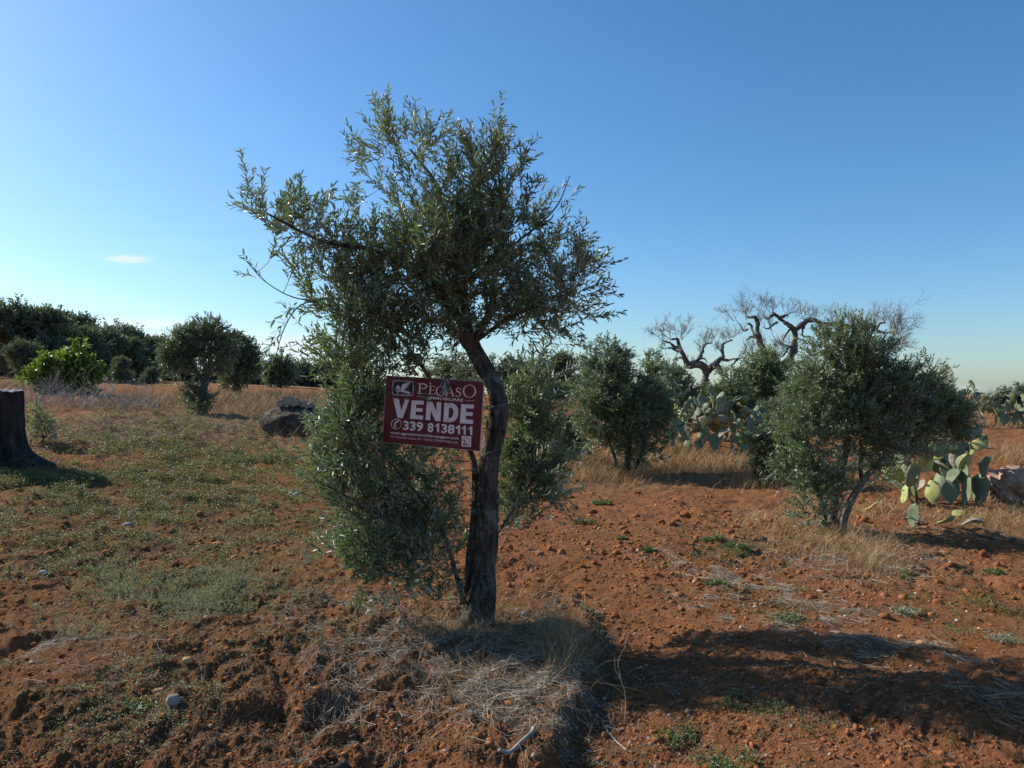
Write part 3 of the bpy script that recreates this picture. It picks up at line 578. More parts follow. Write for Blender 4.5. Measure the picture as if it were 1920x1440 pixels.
L += strokeS([(1360,350),(1345,325),(1315,322),(1295,345),(1305,370),(1345,395),(1362,425),(1340,455),(1305,455),(1288,425)], [8, 8, 12, 20, 24, 24, 20, 12, 8, 8], 36) + bar(1362, 325, 1362, 355, 7) + bar(1288, 425, 1287, 455, 7)  # S
oc = (1507, 372); th = np.linspace(0, 2 * np.pi, 41)
oo = [S(oc[0] + 110 * math.cos(a), oc[1] + 105 * math.sin(a)) for a in th]; oi = [S(oc[0] + 84 * math.cos(a), oc[1] + 95 * math.sin(a)) for a in th]
L += [[tuple(oo[i]), tuple(oo[i + 1]), tuple(oi[i + 1]), tuple(oi[i])] for i in range(40)]
poly_obj('name_lettering', L, m_pk, ZF, ZT)
poly_obj('rule_line', bar(655, 455, 840, 470, 6), m_pk, ZF, ZT); poly_obj('rule_line', bar(1437, 520, 1590, 530, 6), m_pk, ZF, ZT)
def text(name, s, a, b_, cap, mt, bold=0.):
    """text along a->b (zoom px of the baseline ends) with capital height cap (zoom px)"""
    cu = bpy.data.curves.new(name, 'FONT'); cu.body = s; cu.size = 1; cu.offset = bold; cu.resolution_u = 3
    ob = bpy.data.objects.new(name, cu); COL.objects.link(ob); bpy.context.view_layer.update(); dg = bpy.context.evaluated_depsgraph_get()
    me = bpy.data.meshes.new_from_object(ob.evaluated_get(dg)); COL.objects.unlink(ob); bpy.data.objects.remove(ob); bpy.data.curves.remove(cu)
    me.name = name; n = len(me.vertices); co = np.zeros(n * 3, np.float32); me.vertices.foreach_get('co', co); co = co.reshape(-1, 3).astype(float)
    A0 = S(*a); B0 = S(*b_); C0 = S(a[0], a[1] - cap); ex_ = (B0 - A0); ch = np.linalg.norm(C0 - A0); ex1 = ex_ / np.linalg.norm(ex_); ey1 = np.array([-ex1[1], ex1[0]])
    x0, x1 = co[:, 0].min(), co[:, 0].max(); u = (co[:, 0] - x0) / (x1 - x0) * np.linalg.norm(ex_); v = co[:, 1] / .73 * ch
    q = A0 + u[:, None] * ex1 + v[:, None] * ey1; co = np.concatenate([q, np.full((n, 1), ZT)], 1)
    me.vertices.foreach_set('co', co.astype(np.float32).ravel()); me.update(); me.materials.clear(); me.materials.append(mt)
    o = bpy.data.objects.new(name, me); COL.objects.link(o); o.parent = sg; return o
text('subtitle_lettering', 'IMMOBILIARE', (852, 500), (1408, 540), 48, m_wh, .012)
for s_, xa, xb in (('339', 450, 768), ('8', 838, 935), ('38', 1060, 1272)): text('phone_number_lettering', s_, (xa, 975 + (xa - 450) * .0825), (xb, 975 + (xb - 450) * .0825), 138, m_wh, .03)
for xa, xb in ((962, 1028), (1294, 1362), (1390, 1454), (1492, 1558)):
    bs = lambda x: 975 + (x - 450) * .0825
    poly_obj('phone_number_lettering', [Sp([(xb - 34, bs(xb - 34)), (xb, bs(xb)), (xb, bs(xb) - 138), (xb - 24, bs(xb - 24) - 138), (xa, bs(xa) - 100), (xa, bs(xa) - 74), (xb - 34, bs(xb - 34) - 98)])], m_wh, ZF, ZT)
text('website_lettering', 'www.agenziaimmobiliarepegaso.com', (252, 1040), (1342, 1133), 42, m_wh, .014)
text('address_lettering', 'Via Tenente Colaci, 47 - 73043 COPERTINO (LE)', (255, 1098), (1330, 1198), 36, m_pk, 0)
# receiver in a ring
ring_o = [S(342 + 84 * math.cos(a), 892 + 80 * math.sin(a)) for a in th]; ring_i = [S(342 + 76 * math.cos(a), 892 + 72 * math.sin(a)) for a in th]
poly_obj('phone_symbol', [[tuple(ring_o[i]), tuple(ring_o[i + 1]), tuple(ring_i[i + 1]), tuple(ring_i[i])] for i in range(40)] + strokeS([(372,842),(335,862),(318,895),(318,925),(335,940)], [20, 24, 20, 24, 20], 20) + [Sp([(340,845),(378,838),(382,862),(350,868)]), Sp([(305,925),(342,918),(338,945),(308,948)])], m_wh, ZF, ZT)
# emblem panel
def rrect(x0, y0, x1, y1, r, sk=0.0):
    o = []
    for cx, cy, a0 in ((x1 - r, y0 + r, -90), (x1 - r, y1 - r, 0), (x0 + r, y1 - r, 90), (x0 + r, y0 + r, 180)):
        for k in range(6): a = math.radians(a0 + k * 18); xx = cx + r * math.cos(a); o.append((xx, cy + r * math.sin(a) + (xx - x0) * .05))
    return o
ep = poly_obj('emblem_panel', [Sp(rrect(256, 198, 594, 432, 34))], m_wh, ZF, ZF + .0005); poly_obj('emblem_field', [Sp(rrect(265, 207, 585, 423, 28))], m_bk, ZF + .0005, ZF + .0009, ep)
wing = [[(400,352),(392,300),(420,262),(448,246),(440,290),(432,350)], [(432,350),(440,290),(450,250),(500,236),(552,226),(540,245),(500,262),(528,262),(506,290),(480,300),(500,302),(470,330)]]
horse = [[(306,345),(318,300),(342,272),(350,284),(368,296),(378,325),(398,352),(372,372),(350,330),(335,335),(322,352)],
         [(372,340),(400,350),(440,352),(500,372),(545,395),(552,412),(515,400),(495,398),(440,390),(400,385),(362,372)],
         [(372,365),(345,352),(318,362),(305,380),(314,384),(330,370),(352,374),(335,398),(348,400),(372,382)],
         [(440,385),(500,390),(520,405),(535,424),(505,422),(490,408),(450,400)], [(330,400),(350,396),(344,412),(330,414)]]
poly_obj('winged_horse', [Sp(p) for p in wing + horse], m_wh, ZF + .0009, ZF + .0013, ep)
bd = poly_obj('house_badge', [Sp([(1392,1075),(1545,1085),(1538,1248),(1386,1236)])], m_wh, ZF, ZF + .0005)
poly_obj('badge_house_outline', strokeS([(1410,1150),(1405,1125)], 5) + strokeS([(1405,1128),(1460,1098)], 5) + strokeS([(1460,1098),(1522,1138)], 5) + strokeS([(1522,1138),(1508,1150)], 5) + strokeS([(1508,1150),(1504,1225)], 5), m_bk, ZF + .0005, ZF + .0009, bd)
poly_obj('badge_hills', [Sp([(1405,1225),(1410,1195),(1440,1180),(1475,1195),(1500,1225)])], m_lr, ZF + .0005, ZF + .0009, bd); poly_obj('badge_mark', [Sp([(1415,1150),(1435,1140),(1450,1160),(1440,1175),(1422,1170)])], m_bk, ZF + .0005, ZF + .0008, bd)
# wire round the trunk
mw, t, b = mat('wire'); b.inputs['Base Color'].default_value = (.32, .31, .29, 1); b.inputs['Metallic'].default_value = .6; b.inputs['Roughness'].default_value = .5
for (py, off, sag) in ((760, 0, .02), (846, 0, .03)):
    c0 = T(936 if py < 800 else 921, py, -.02 if py < 800 else 0); q = [c0 + np.array([.086 * math.cos(a), .086 * math.sin(a), sag * math.cos(a)]) for a in np.linspace(0, 2 * np.pi, 30)]
    corner = SGN_C + SRn @ np.array([SW / 2 - .012, SH / 2 - .02 if py < 800 else -SH / 2 + .02, .004]); q = [corner] + [q[k] for k in range(16, 30)] + q[:16] + [corner + (0, .008, 0)]
    mbw = MB(); tube(mbw, (np.array(q) - SGN_C) @ SRn, .0016, 5); mbw.build('fixing_wire', mw, sg)

# ------------------------------------------------------------------ other trees
def auto_limbs(base, fork, centers, r0, seed, curl=.15, stems=1, off=.12):
    rng = np.random.default_rng(seed); o = []
    for s in range(stems):
        f = fork + rng.normal(0, off, 3) * (1, 1, .4) * (s > 0); b0 = base + rng.normal(0, off * .45, 3) * (1, 1, 0) * (s > 0)
        o.append(([b0, (b0 + f) / 2 + rng.normal(0, .05, 3), f], r0 * (1 - .25 * (s > 0)), r0 * .7))
    for k, c in enumerate(centers):
        f = o[k % stems][0][2]; mid = (f + c) / 2 + rng.normal(0, curl, 3) * np.linalg.norm(c - f) * .5
        o.append(([f, mid, c], r0 * .5, r0 * .12))
    return o
# right olive, two crossing stems
b2 = gpt(1562, 998); Y2 = b2[1]
def T2(px, py, d=0.): return W(px, py, Y2 + d)
A2 = [bl(*q[:2], q[2], Y2 + q[4], q[3]) for q in [(1590,700,70,1.3,0),(1600,650,52,1.1,0),(1560,650,40,.9,.1),(1530,740,55,1.2,0),(1650,720,70,1.3,0),(1700,760,66,1.2,.2),(1620,800,85,1.3,0),(1530,820,60,1.1,-.2),(1740,790,58,1.4,.3),(1770,770,40,.8,.3),
      (1500,790,40,.9,0),(1510,900,45,1.2,-.2),(1530,950,38,1.0,-.2),(1560,890,48,1.1,-.2),(1640,870,50,.9,.2),(1600,625,26,.5,0),(1780,740,20,.4,.3),(1740,700,30,.6,.2),(1790,790,30,1.2,.3),(1765,740,28,1.,.3),(1810,770,18,.8,.3),(1790,830,22,.8,.3),(1700,830,46,1.1,.2),(1480,870,28,.7,-.1),(1640,650,36,.8,0)]]
l2 = [([T2(1556,1010), T2(1560,960,.05), T2(1572,900,.05), T2(1590,820,0), T2(1600,740,0), T2(1600,660)], .078, .012),
      ([T2(1572,1008,-.03), T2(1590,950,-.04), T2(1620,900,-.04), T2(1660,850,0), T2(1690,795,.05), T2(1720,740,.1)], .05, .014),
      ([T2(1548,1005,.02), T2(1545,960,-.05), T2(1530,900,-.15), T2(1515,820,-.1)], .028, .008), ([T2(1600,800,0), T2(1560,760,.1), T2(1530,710,.1)], .025, .006), ([T2(1616,905,0), T2(1612,860,0), T2(1618,790,.1), T2(1650,700,.1)], .028, .008),
      ([T2(1690,795,.05), T2(1740,790,.2), T2(1780,760,.3)], .02, .006)]
ex2 = [(T2(1600, 640), T2(1600, 583)), (T2(1760, 740, .3), T2(1790, 698, .3)), (T2(1800, 800, .3), T2(1845, 755, .3)), (T2(1790, 780, .3), T2(1815, 745, .3))]
olive('bushy two-stemmed olive tree on the right in front of the prickly pears', b2, l2, A2, 1000, 21, leaf_len=.056, leaf_w=.0135, twig=.22, ntw=5, spacing=.026, up=.7, jit=.34, lmat='leaf', bmat=('bark', 'bark_light', 'bark'), nstem=3, tsides=16, extra=ex2)
# middle olive pair
b3 = gpt(1172, 893); Y3 = b3[1]
A3 = [bl(q[0], q[1], q[2], Y3 + q[4], q[3]) for q in [(1150,740,62,1.5,0),(1200,740,50,1.3,.1),(1110,770,42,1.2,0),(1235,790,34,1.1,.2),(1150,700,40,1.2,0),(1190,790,60,1.4,0),(1130,690,44,1.2,0),(1125,740,50,1.3,0),(1145,660,26,.8,0),(1160,790,60,1.3,0),(1110,800,42,1.1,-.1),(1190,830,55,1.1,0),(1210,770,50,1.3,.2),(1225,700,40,1.1,.3),(1215,680,26,.7,.3),(1240,740,42,1.2,.3),(1110,830,26,.8,-.1),(1228,825,32,1.0,.1),(1140,665,26,1.,0),(1115,665,18,.8,0)]]
l3 = [([W(1170,900,Y3), W(1178,850,Y3), W(1180,790,Y3), W(1150,710,Y3)], .085, .02), ([W(1162,896,Y3), W(1150,850,Y3), W(1130,790,Y3), W(1120,730,Y3)], .04, .01), ([W(1180,896,Y3), W(1205,845,Y3), W(1215,780,Y3+.2), W(1225,710,Y3+.3)], .045, .012)]
olive('dense rounded olive with dark crown and short triple trunk in dry grass, mid-field', b3, l3, A3, 1000, 33, leaf_len=.062, leaf_w=.020, twig=.2, ntw=5, spacing=.03, up=.45, lmat='leaf', bmat='bark', nstem=3, rtip=.003)
# left olive
b4 = gpt(372, 778); Y4 = b4[1]
A4 = [bl(q[0], q[1], q[2], Y4 + q[4], q[3]) for q in [(345,650,30,1.5,0),(328,672,26,1.3,0),(418,650,24,1.4,0),(375,640,30,1.4,0),(405,680,24,1.2,0),(395,620,26,1.2,0),(410,640,26,1.1,0),(375,625,20,.8,0),(350,635,26,1.0,0),(330,655,26,.9,0),(325,680,20,.7,0),(360,665,28,.7,0),(400,670,24,.8,0),(425,660,14,.6,0),(340,695,18,.5,.2),
      (358,735,18,1.2,-.3),(362,755,20,1.3,-.3),(388,748,18,1.,-.2),(395,612,14,.8,0),(375,765,16,1.2,-.2),(348,700,14,.5,0),(402,702,16,.6,0),(365,690,18,.8,.1)]]
l4 = [([W(378,780,Y4), W(380,745,Y4), W(384,720,Y4)], .13, .10), ([W(384,722,Y4), W(370,700,Y4), W(352,670,Y4), W(340,645,Y4)], .07, .02), ([W(386,722,Y4), W(394,690,Y4), W(392,660,Y4), W(400,625,Y4)], .075, .02)]
olive('forked olive tree with leafy suckers round its foot, beside the tan grass on the left', b4, l4, A4, 760, 44, leaf_len=.075, leaf_w=.028, twig=.26, ntw=4, spacing=.045, lmat='leaf_far', nstem=1, rtip=.005, fine=False)
def simple_olive(label, px, py, Y, bls, n, seed, forkpy, r0=.1, lmat='leaf_far', group=None, name='olive_tree', ll=None, stems=1, ntw=3, sc=1., twig=None, cat='tree', up=.4, bmat='bark', wf=.42):
    base = W(px, py, Y); base[2] = float(gz(base[0], base[1])) - .05
    Bs = [bl(q[0], q[1], q[2], Y + (q[4] if len(q) > 4 else 0), q[3] if len(q) > 3 else 1.) for q in bls]
    ll = ll or max(.055, Y * .0036) * sc; n = int(n * 1.5)
    L_ = auto_limbs(base, W(px, forkpy, Y), [b_[0] for b_ in Bs[:7]], r0, seed, stems=stems)
    return olive(label, base, L_, Bs, n, seed, leaf_len=ll, leaf_w=ll * wf, twig=twig or ll * 3.2, ntw=ntw + 1, spacing=ll * .62, lmat=lmat, nstem=stems, fine=False, rtip=.004 if Y < 30 else .008, group=group, name=name, cat=cat, up=up, tsides=8, bmat=bmat)
simple_olive('second olive with dark trunk just behind and right of the forked olive on the left', 445, 730, 31, [(445,660,28,1.),(465,670,24,1.),(425,665,24,.9),(445,645,18,.8),(455,690,26,.9),(475,690,14,.6),(425,700,18,.7),(440,715,20,.5)], 330, 51, 700, r0=.16)
simple_olive('small olive bush beyond the field between the second olive and the hedge', 525, 722, 52, [(525,690,18),(515,700,18),(535,700,16),(528,672,8,.6),(520,712,16)], 170, 52, 708, r0=.12)
for k, (px, py, hgt, lab) in enumerate([(562, 700, 14, 'nearest low dark shrub right of the small olive bush on the skyline'), (592, 704, 12, 'low dark shrub behind the rock blocks on the skyline'), (622, 704, 11, 'low dark shrub just left of the leaning olive on the skyline'), (400, 704, 10, 'low dark shrub seen under the forked olive crown'), (432, 706, 10, 'low dark shrub seen between the forked olive and the second olive'), (482, 706, 10, 'low dark shrub right of the second olive trunk'), (8, 692, 10, 'low dark shrub above the stump in the far grove'), (340, 700, 10, 'low dark shrub seen left of the forked olive trunk')]):
    simple_olive(lab, px, 724, 70, [(px, py, 18, 1), (px - 14, py + 5, 14, 1), (px + 16, py + 5, 14, 1), (px, py + 12, 20, 1)], 130, 60 + k, 716, r0=.1, lmat='leaf_grove', name='shrub', cat='shrub', group='low shrubs on the left skyline')
# broad-leaved shrub
simple_olive('bright yellow-green broad-leaved fig bush by the stump', 125, 728, 27, [(115,690,32,1.0),(135,670,22,.8),(90,700,26,1.1),(70,690,16,.5),(60,705,16,.7),(160,700,26,1.),(100,715,26,1.),(150,715,26,1.),(135,650,14,.5),(150,645,10,.4),(85,645,8,.3),(185,705,12,.5),(118,718,30,.6)], 200, 71, 715, r0=.05, lmat='leaf_fig', name='fig_bush', stems=3, ll=.14, cat='shrub', wf=.7, twig=.32)
# far-left grove: prototypes then copies
grove_lab = EX_LAB if False else ['tallest olive at the left edge of the far grove', 'broad dark olive second from the left edge in the far grove', 'high-crowned olive in the far grove above the fig bush', 'olive in the far grove just right of the fig bush top',
             'narrow-topped olive in the far grove, near its middle', 'rounded olive where the far grove begins to fall away', 'pointed olive standing up from the low end of the far grove', 'low olive at the right end of the far grove',
             'olive behind the forked olive at the far grove end', 'grey-green young olive in front of the grove behind the fig bush left side', 'small bushy olive in front of the grove right of the fig bush', 'low bushy olive in front of the grove left of the forked olive',
             'dark olive filling the back row at the left edge', 'dark olive filling the back row behind the fig bush', 'dark olive filling the back row at mid grove']
GR = [(20,562,712,46),(95,575,712,47),(160,592,713,49),(205,612,714,51),(245,632,714,54),(180,600,714,60),(238,608,714,62),(290,628,714,66),(330,632,716,70),(45,638,716,42),(225,668,718,42),(280,682,718,44),(-30,565,712,52),(130,585,712,58),(270,640,713,60)]
protos = []
for k in range(3):
    hB = W(960, 740, 50); bb = []
    rg = np.random.default_rng(80 + k)
    for q in range(15):
        a = rg.uniform(0, 6.28); r = rg.uniform(.2, 1.75); z = rg.uniform(.9, 4.5); r *= (1 - .35 * abs(z - 2.6) / 2); s = rg.uniform(.55, .95)
        bb.append((np.array([r * math.cos(a), r * math.sin(a), z]), np.array([s, s, s * .9]), 1.))
    L_ = auto_limbs(np.zeros(3), np.array([0, 0, 1.1]), [x[0] for x in bb[:8]], .2, 90 + k, stems=1)
    protos.append(olive('proto', (0, 0, 0), L_, bb, 430, 95 + k, leaf_len=.26, leaf_w=.11, twig=.8, ntw=4, spacing=.15, lmat='leaf_grove', nstem=1, fine=False, rtip=.012, tsides=8, group='olives of the far left grove'))
def copy_tree(o, parent=None):
    c = o.copy(); COL.objects.link(c); c.parent = parent
    for ch in list(o.children): copy_tree(ch, c)
    return c
GR += [(px, top, 716, Y) for px, top, Y in ((60,640,56),(130,650,57),(185,655,56),(255,668,56),(310,676,72),(350,672,74),(395,690,80),(500,694,85),(460,688,82),(-60,580,50))]
grove_lab += ['low olive closing the gap %s' % q for q in ('behind the left end of the fig bush', 'behind the middle of the fig bush', 'just right of the fig bush', 'under the rounded grove olive', 'left of the forked olive', 'directly behind the forked olive crown', 'directly behind the forked olive trunk', 'behind the small olive bush', 'between the second olive and the small olive bush', 'above the stump at the frame edge')]
RL = [(990, 695, 60, 'far olive on the skyline just right of the leaning trunk'), (1045, 690, 66, 'far olive behind the thin greyish olive'), (1085, 702, 75, 'far low olive in the gap left of the middle olive'), (1262, 712, 70, 'far low olive on the skyline right of the middle olive'), (1345, 712, 64, 'far low olive behind the trunk of the left dead olive'),
      (1400, 708, 72, 'far low olive between the two dead olives'), (1490, 712, 66, 'far low olive behind the right dead olive'), (1610, 715, 80, 'far low olive hidden behind the bushy olive crown'), (1720, 722, 85, 'far low olive behind the right side of the bushy olive'), (1850, 742, 90, 'far low olive on the right skyline'), (1912, 736, 70, 'far olive at the right edge of the photo behind the distant prickly pears')]
NG = len(GR); GR += [(px, top, 755, Y) for px, top, Y, lab in RL]; grove_lab += [r[3] for r in RL]
for k, (px, top, bot, Y) in enumerate(GR):
    if k < 3: o = protos[k]
    else: o = copy_tree(protos[k % 3])
    p = W(px, bot, Y); p[2] = float(gz(p[0], p[1])) - .1; hgt = (CAMZ - (top - HOR) / FP * Y) - p[2]
    s = hgt / 5.45; o.location = tuple(p); o.scale = (s * 1.05, s * 1.05, s); o.rotation_euler = (0, 0, k * 2.4); o['label'] = grove_lab[k]
    if k >= NG: o['group'] = 'distant olives along the right skyline'

# right background: dead trees
def brush(mb, p, d, L, r, depth, rng, spread=.55):
    n = 5; pts = [p]; dd = unit(d)
    for k in range(n): dd = unit(dd + rng.normal(0, .22, 3) + (0, 0, .06)); pts.append(pts[-1] + dd * L / n)
    tube(mb, pts, np.linspace(r, r * .5, n + 1), 3, c=rng.uniform(), cap=False)
    if depth > 0:
        for q in range(rng.integers(3, 6)):
            i = rng.integers(1, n + 1); brush(mb, pts[i], unit(dd + rng.normal(0, spread, 3) + (0, 0, .12)), L * rng.uniform(.45, .75), r * .6, depth - 1, rng, spread)
def dead(label, Y, limbs, tips, seed, base, tl=.66, tr=.013, dep=3):
    rng = np.random.default_rng(seed); b0 = W(*base, Y); b0[2] = float(gz(b0[0], b0[1])) - .1; root = empty('dead_olive_tree', b0, label, 'dead tree', 'dead gnarled olives behind the prickly pears')
    c = lambda x, y: W(1200 + x / 3.556, 540 + y / 3.556, Y)
    for i, (pts, r0, r1) in enumerate(limbs):
        P = [c(*p) + (0, rng.uniform(-.25, .25) * (i > 0), 0) for p in pts]
        if i == 0: P = [b0] + P
        n = 40; mb = MB(); q = spline(P, n); f = np.linspace(0, 1, n); q = q + .035 * np.stack([pnoise(f * 9, f * 0 + i, seed), pnoise(f * 9, f * 0 + i + 9, seed), pnoise(f * 9, f * 0 + i + 5, seed)], 1)
        r1 = r1 * .6; tube(mb, q, (r0 + (r1 - r0) * f) * (1 + .25 * pnoise(f * 7, f * 0 + 2.2 * i, seed)), 10, rugged=.32, seed=seed + i); mb.build('trunk' if i == 0 else 'branch', M['bark_dead'], root, origin=b0)
    mb = MB()
    for (x, y, dx, dz, k, s) in tips:
        for q in range(k): brush(mb, c(x, y) + rng.normal(0, .05, 3), np.array([dx, rng.normal(0, .3), dz]) + rng.normal(0, .35, 3), tl * s * rng.uniform(.6, 1.1), tr, dep, rng)
    mb.build('twigs', M['dead_twig'], root, origin=b0); return root
dead('left bare dead olive with hooked grey limbs above the prickly pears', 30, [
    ([(435,700),(435,620),(440,570)], .22, .17), ([(440,570),(415,525),(370,510),(320,515),(290,465),(268,430),(268,380),(250,340),(205,345)], .16, .06), ([(268,400),(240,390),(200,360),(150,350)], .07, .03), ([(255,425),(200,398),(170,405)], .05, .02), ([(285,465),(240,470),(215,482)], .04, .02),
    ([(340,510),(385,475),(420,420),(440,380),(478,362)], .08, .035), ([(445,580),(470,540),(505,520),(530,545),(535,562)], .15, .09), ([(480,525),(520,485),(545,460),(545,410),(570,365),(610,350)], .11, .04), ([(540,480),(600,480),(650,470),(700,465)], .06, .025), ([(380,480),(420,470),(460,500)], .04, .02), ([(650,475),(620,510),(600,530)], .04, .02)],
    [(150,345,-.5,.8,4,1.),(205,345,-.3,1,3,.9),(280,350,.0,1,4,1.),(250,340,-.2,1,2,1.),(478,360,.1,1,4,1.),(440,380,-.3,.8,3,.7),(610,350,.2,1,4,.9),(570,365,-.2,1,3,.8),(700,465,.5,.7,4,1.),(650,470,.3,.8,3,1.),(320,510,-.1,.8,3,.7),(400,450,.1,1,3,.8),(170,405,-.8,.3,2,.6),(545,430,-.5,.8,3,.6)], 5, (1322, 775))
dead('right bare dead olive with spreading gnarled limbs behind the bushy olive', 31, [
    ([(900,720),(930,600),(960,520),(1005,460),(1035,370),(1032,290)], .26, .14), ([(1035,300),(1010,265),(975,248),(935,205),(885,170)], .13, .08), ([(925,205),(960,185),(980,190)], .06, .04), ([(1035,290),(1075,245),(1140,215),(1200,230),(1290,245)], .12, .09), ([(1200,232),(1350,245),(1480,275),(1560,280),(1590,240),(1620,235)], .10, .05),
    ([(1560,280),(1610,298),(1680,300)], .06, .025), ([(940,520),(880,460),(830,415),(790,360),(775,290),(778,220),(745,200),(715,195)], .15, .08), ([(775,330),(745,325),(720,345)], .06, .03), ([(752,320),(748,240),(720,240)], .05, .04), ([(930,225),(880,245),(850,272),(815,258)], .05, .02), ([(960,520),(1010,430),(1000,390),(960,440),(920,470)], .07, .03),
    ([(1095,240),(1085,300),(1100,330)], .05, .02), ([(995,270),(965,330),(940,370)], .04, .02), ([(720,275),(690,285),(660,250),(630,215)], .04, .015), ([(875,180),(850,205),(820,190)], .05, .02), ([(1000,390),(905,360),(880,290)], .025, .012), ([(1140,215),(1110,215),(1085,200)], .05, .02)],
    [(880,170,-.2,1,4,1.),(820,190,-.3,1,4,1.1),(715,195,-.3,1,4,1.),(715,195,0,1,3,1.),(630,215,-.2,1,3,.8),(980,190,.3,1,4,.9),(1085,200,.1,1,4,1.),(1140,215,.3,1,2,.8),(1290,245,0,1,5,1.1),(1400,255,.1,1,4,1.1),(1620,235,.2,1,3,1.),(1680,300,.2,1,6,1.5),(1680,300,.8,.5,5,1.3),(1560,280,0,1,3,1.),
     (880,290,0,1,3,.8),(815,258,-.3,.8,3,.7),(940,370,-.2,-.6,3,.7),(920,470,-.4,.7,4,.9),(830,415,-.3,.8,3,.9),(1010,430,-.3,.6,4,.8),(950,400,0,1,4,.8),(1700,380,.8,.3,4,1.1),(1660,400,.8,.4,4,1.2)], 8, (1455, 775))
GB = 'olives and bushes behind the prickly pears'
simple_olive('olive bush filling the gap between the middle olive and the left dead olive', 1275, 800, 24, [(1262,722,28,1.1),(1280,748,32,1.2),(1250,730,26,1.),(1300,772,32,1.1),(1265,770,34,1.),(1268,700,14,.5),(1240,700,18,.5)], 430, 101, 780, r0=.08, lmat='leaf_pale', stems=2, group=GB)
simple_olive('pale round-topped sucker olive between the two dead olives', 1430, 790, 27, [(1430,695,34,1.3),(1415,720,30,1.2),(1450,715,30,1.1),(1435,670,18,.8),(1430,745,36,1.),(1470,700,18,.6)], 420, 102, 770, r0=.12, lmat='leaf_pale', group=GB)
simple_olive('loose grey-green olive bush at the foot of the left dead olive', 1355, 800, 25, [(1350,755,34,1.),(1375,735,28,.9),(1335,770,30,.9),(1385,765,30,1.),(1400,690,14,.2),(1370,705,20,.3)], 330, 103, 775, r0=.06, lmat='leaf_pale', stems=2, group=GB)
simple_olive('dense olive bush behind the prickly pears next to the bushy olive', 1500, 800, 22, [(1490,760,34,1.),(1510,730,30,1.),(1530,770,30,1.),(1475,790,26,.9),(1450,780,26,.9)], 340, 104, 780, r0=.08, lmat='leaf_far', stems=2, group=GB)
simple_olive('low leafy olive bush in front of the prickly pears left of the bushy olive', 1440, 892, 13, [(1430,835,20,.8),(1465,835,26,1.),(1405,828,14,.5),(1460,870,28,1.),(1475,880,22,.8),(1430,870,16,.5)], 170, 105, 870, r0=.03, lmat='leaf_pale', stems=3, ll=.065, ntw=4, group=GB)
simple_olive('greyish thin olive seen between the leaning olive and the middle olive', 1052, 765, 40, [(1050,690,18,1.),(1062,680,16,.8),(1040,705,18,1.),(1065,700,16,.7),(1050,672,10,.5),(1030,690,12,.5)], 170, 106, 735, r0=.14, lmat='leaf_grove', group=GB, ntw=2)
simple_olive('low brown-green bush under the thin greyish olive', 1020, 765, 34, [(1010,735,24,1.),(1035,742,22,1.),(985,725,26,1.),(1060,745,18,.8)], 220, 107, 752, r0=.06, lmat='leaf_pale', stems=2, name='shrub', cat='shrub', group=GB)
simple_olive('olive directly behind the leaning trunk above the red strip', 975, 780, 27, [(975,700,36,1.),(1000,720,26,1.),(950,720,30,1.),(980,750,34,1.1),(870,690,24,.5),(920,700,30,.8),(1000,760,26,.9)], 380, 108, 760, r0=.1, lmat='leaf_far', group=GB)
simple_olive('wide olive bush behind the board', 850, 770, 30, [(850,700,30,.9),(880,720,26,1.),(820,710,26,.8)], 150, 109, 750, r0=.08, lmat='leaf_far', group=GB)
simple_olive('low bush on the far right skyline left of the distant prickly pears', 1880, 790, 42, [(1885,750,16,1.),(1870,755,14,1.),(1905,742,14,1.),(1920,750,18,1.)], 130, 110, 770, r0=.06, lmat='leaf_grove', stems=2, group=GB, name='shrub', cat='shrub')
simple_olive('small bush between the middle olive foot and the leaning olive foliage', 1045, 840, 15.5, [(1050,810,20,.8),(1070,830,26,1.),(1040,830,18,.8)], 90, 111, 825, r0=.03, lmat='leaf_far', stems=2, group=GB, name='shrub', cat='shrub', ll=.07)

# ------------------------------------------------------------------ prickly pears
mc, t, b = mat('cactus_pad'); co = objco(t); oi_ = N(t, 'ShaderNodeObjectInfo').outputs['Random']
vor = N(t, 'ShaderNodeTexVoronoi'); vor.inputs['Scale'].default_value = 24; t.links.new(co, vor.inputs['Vector'])
c = mix(t, noise(t, 7, 4, co), (.07, .10, .046), (.135, .17, .085)); c = mix(t, MTH(t, 'MULTIPLY', oi_, .45), c, (.25, .28, .13))
c = mix(t, ramp(t, vor.outputs['Distance'], [(.0, (1, 1, 1)), (.16, (.0, .0, .0))]), c, (.46, .42, .28)); sz_ = N(t, 'ShaderNodeSeparateXYZ'); t.links.new(co, sz_.inputs[0]); c = mix(t, MTH(t, 'MULTIPLY', MTH(t, 'SUBTRACT', .09, sz_.outputs[2], clamp=True), 9.0, clamp=True), c, (.19, .16, .11)); c = mix(t, ramp(t, noise(t, 16, 7, co, .75), [(.6, (0, 0, 0)), (.68, (.8, .8, .8))]), c, (.36, .32, .22)); t.links.new(c, b.inputs['Base Color']); b.inputs['Roughness'].default_value = .6; bump(t, b, noise(t, 20, 5, co), .6, .012)
M['pad'] = mc; M['pad_yellow'] = simple('yellow_pad', [(.3, (.30, .31, .10)), (.7, (.46, .46, .20))], scale=8, rough=.6); M['pad_dead'] = simple('dead_pad', [(.3, (.20, .17, .13)), (.7, (.42, .38, .31))], scale=14, rough=.9, bmp=.8)
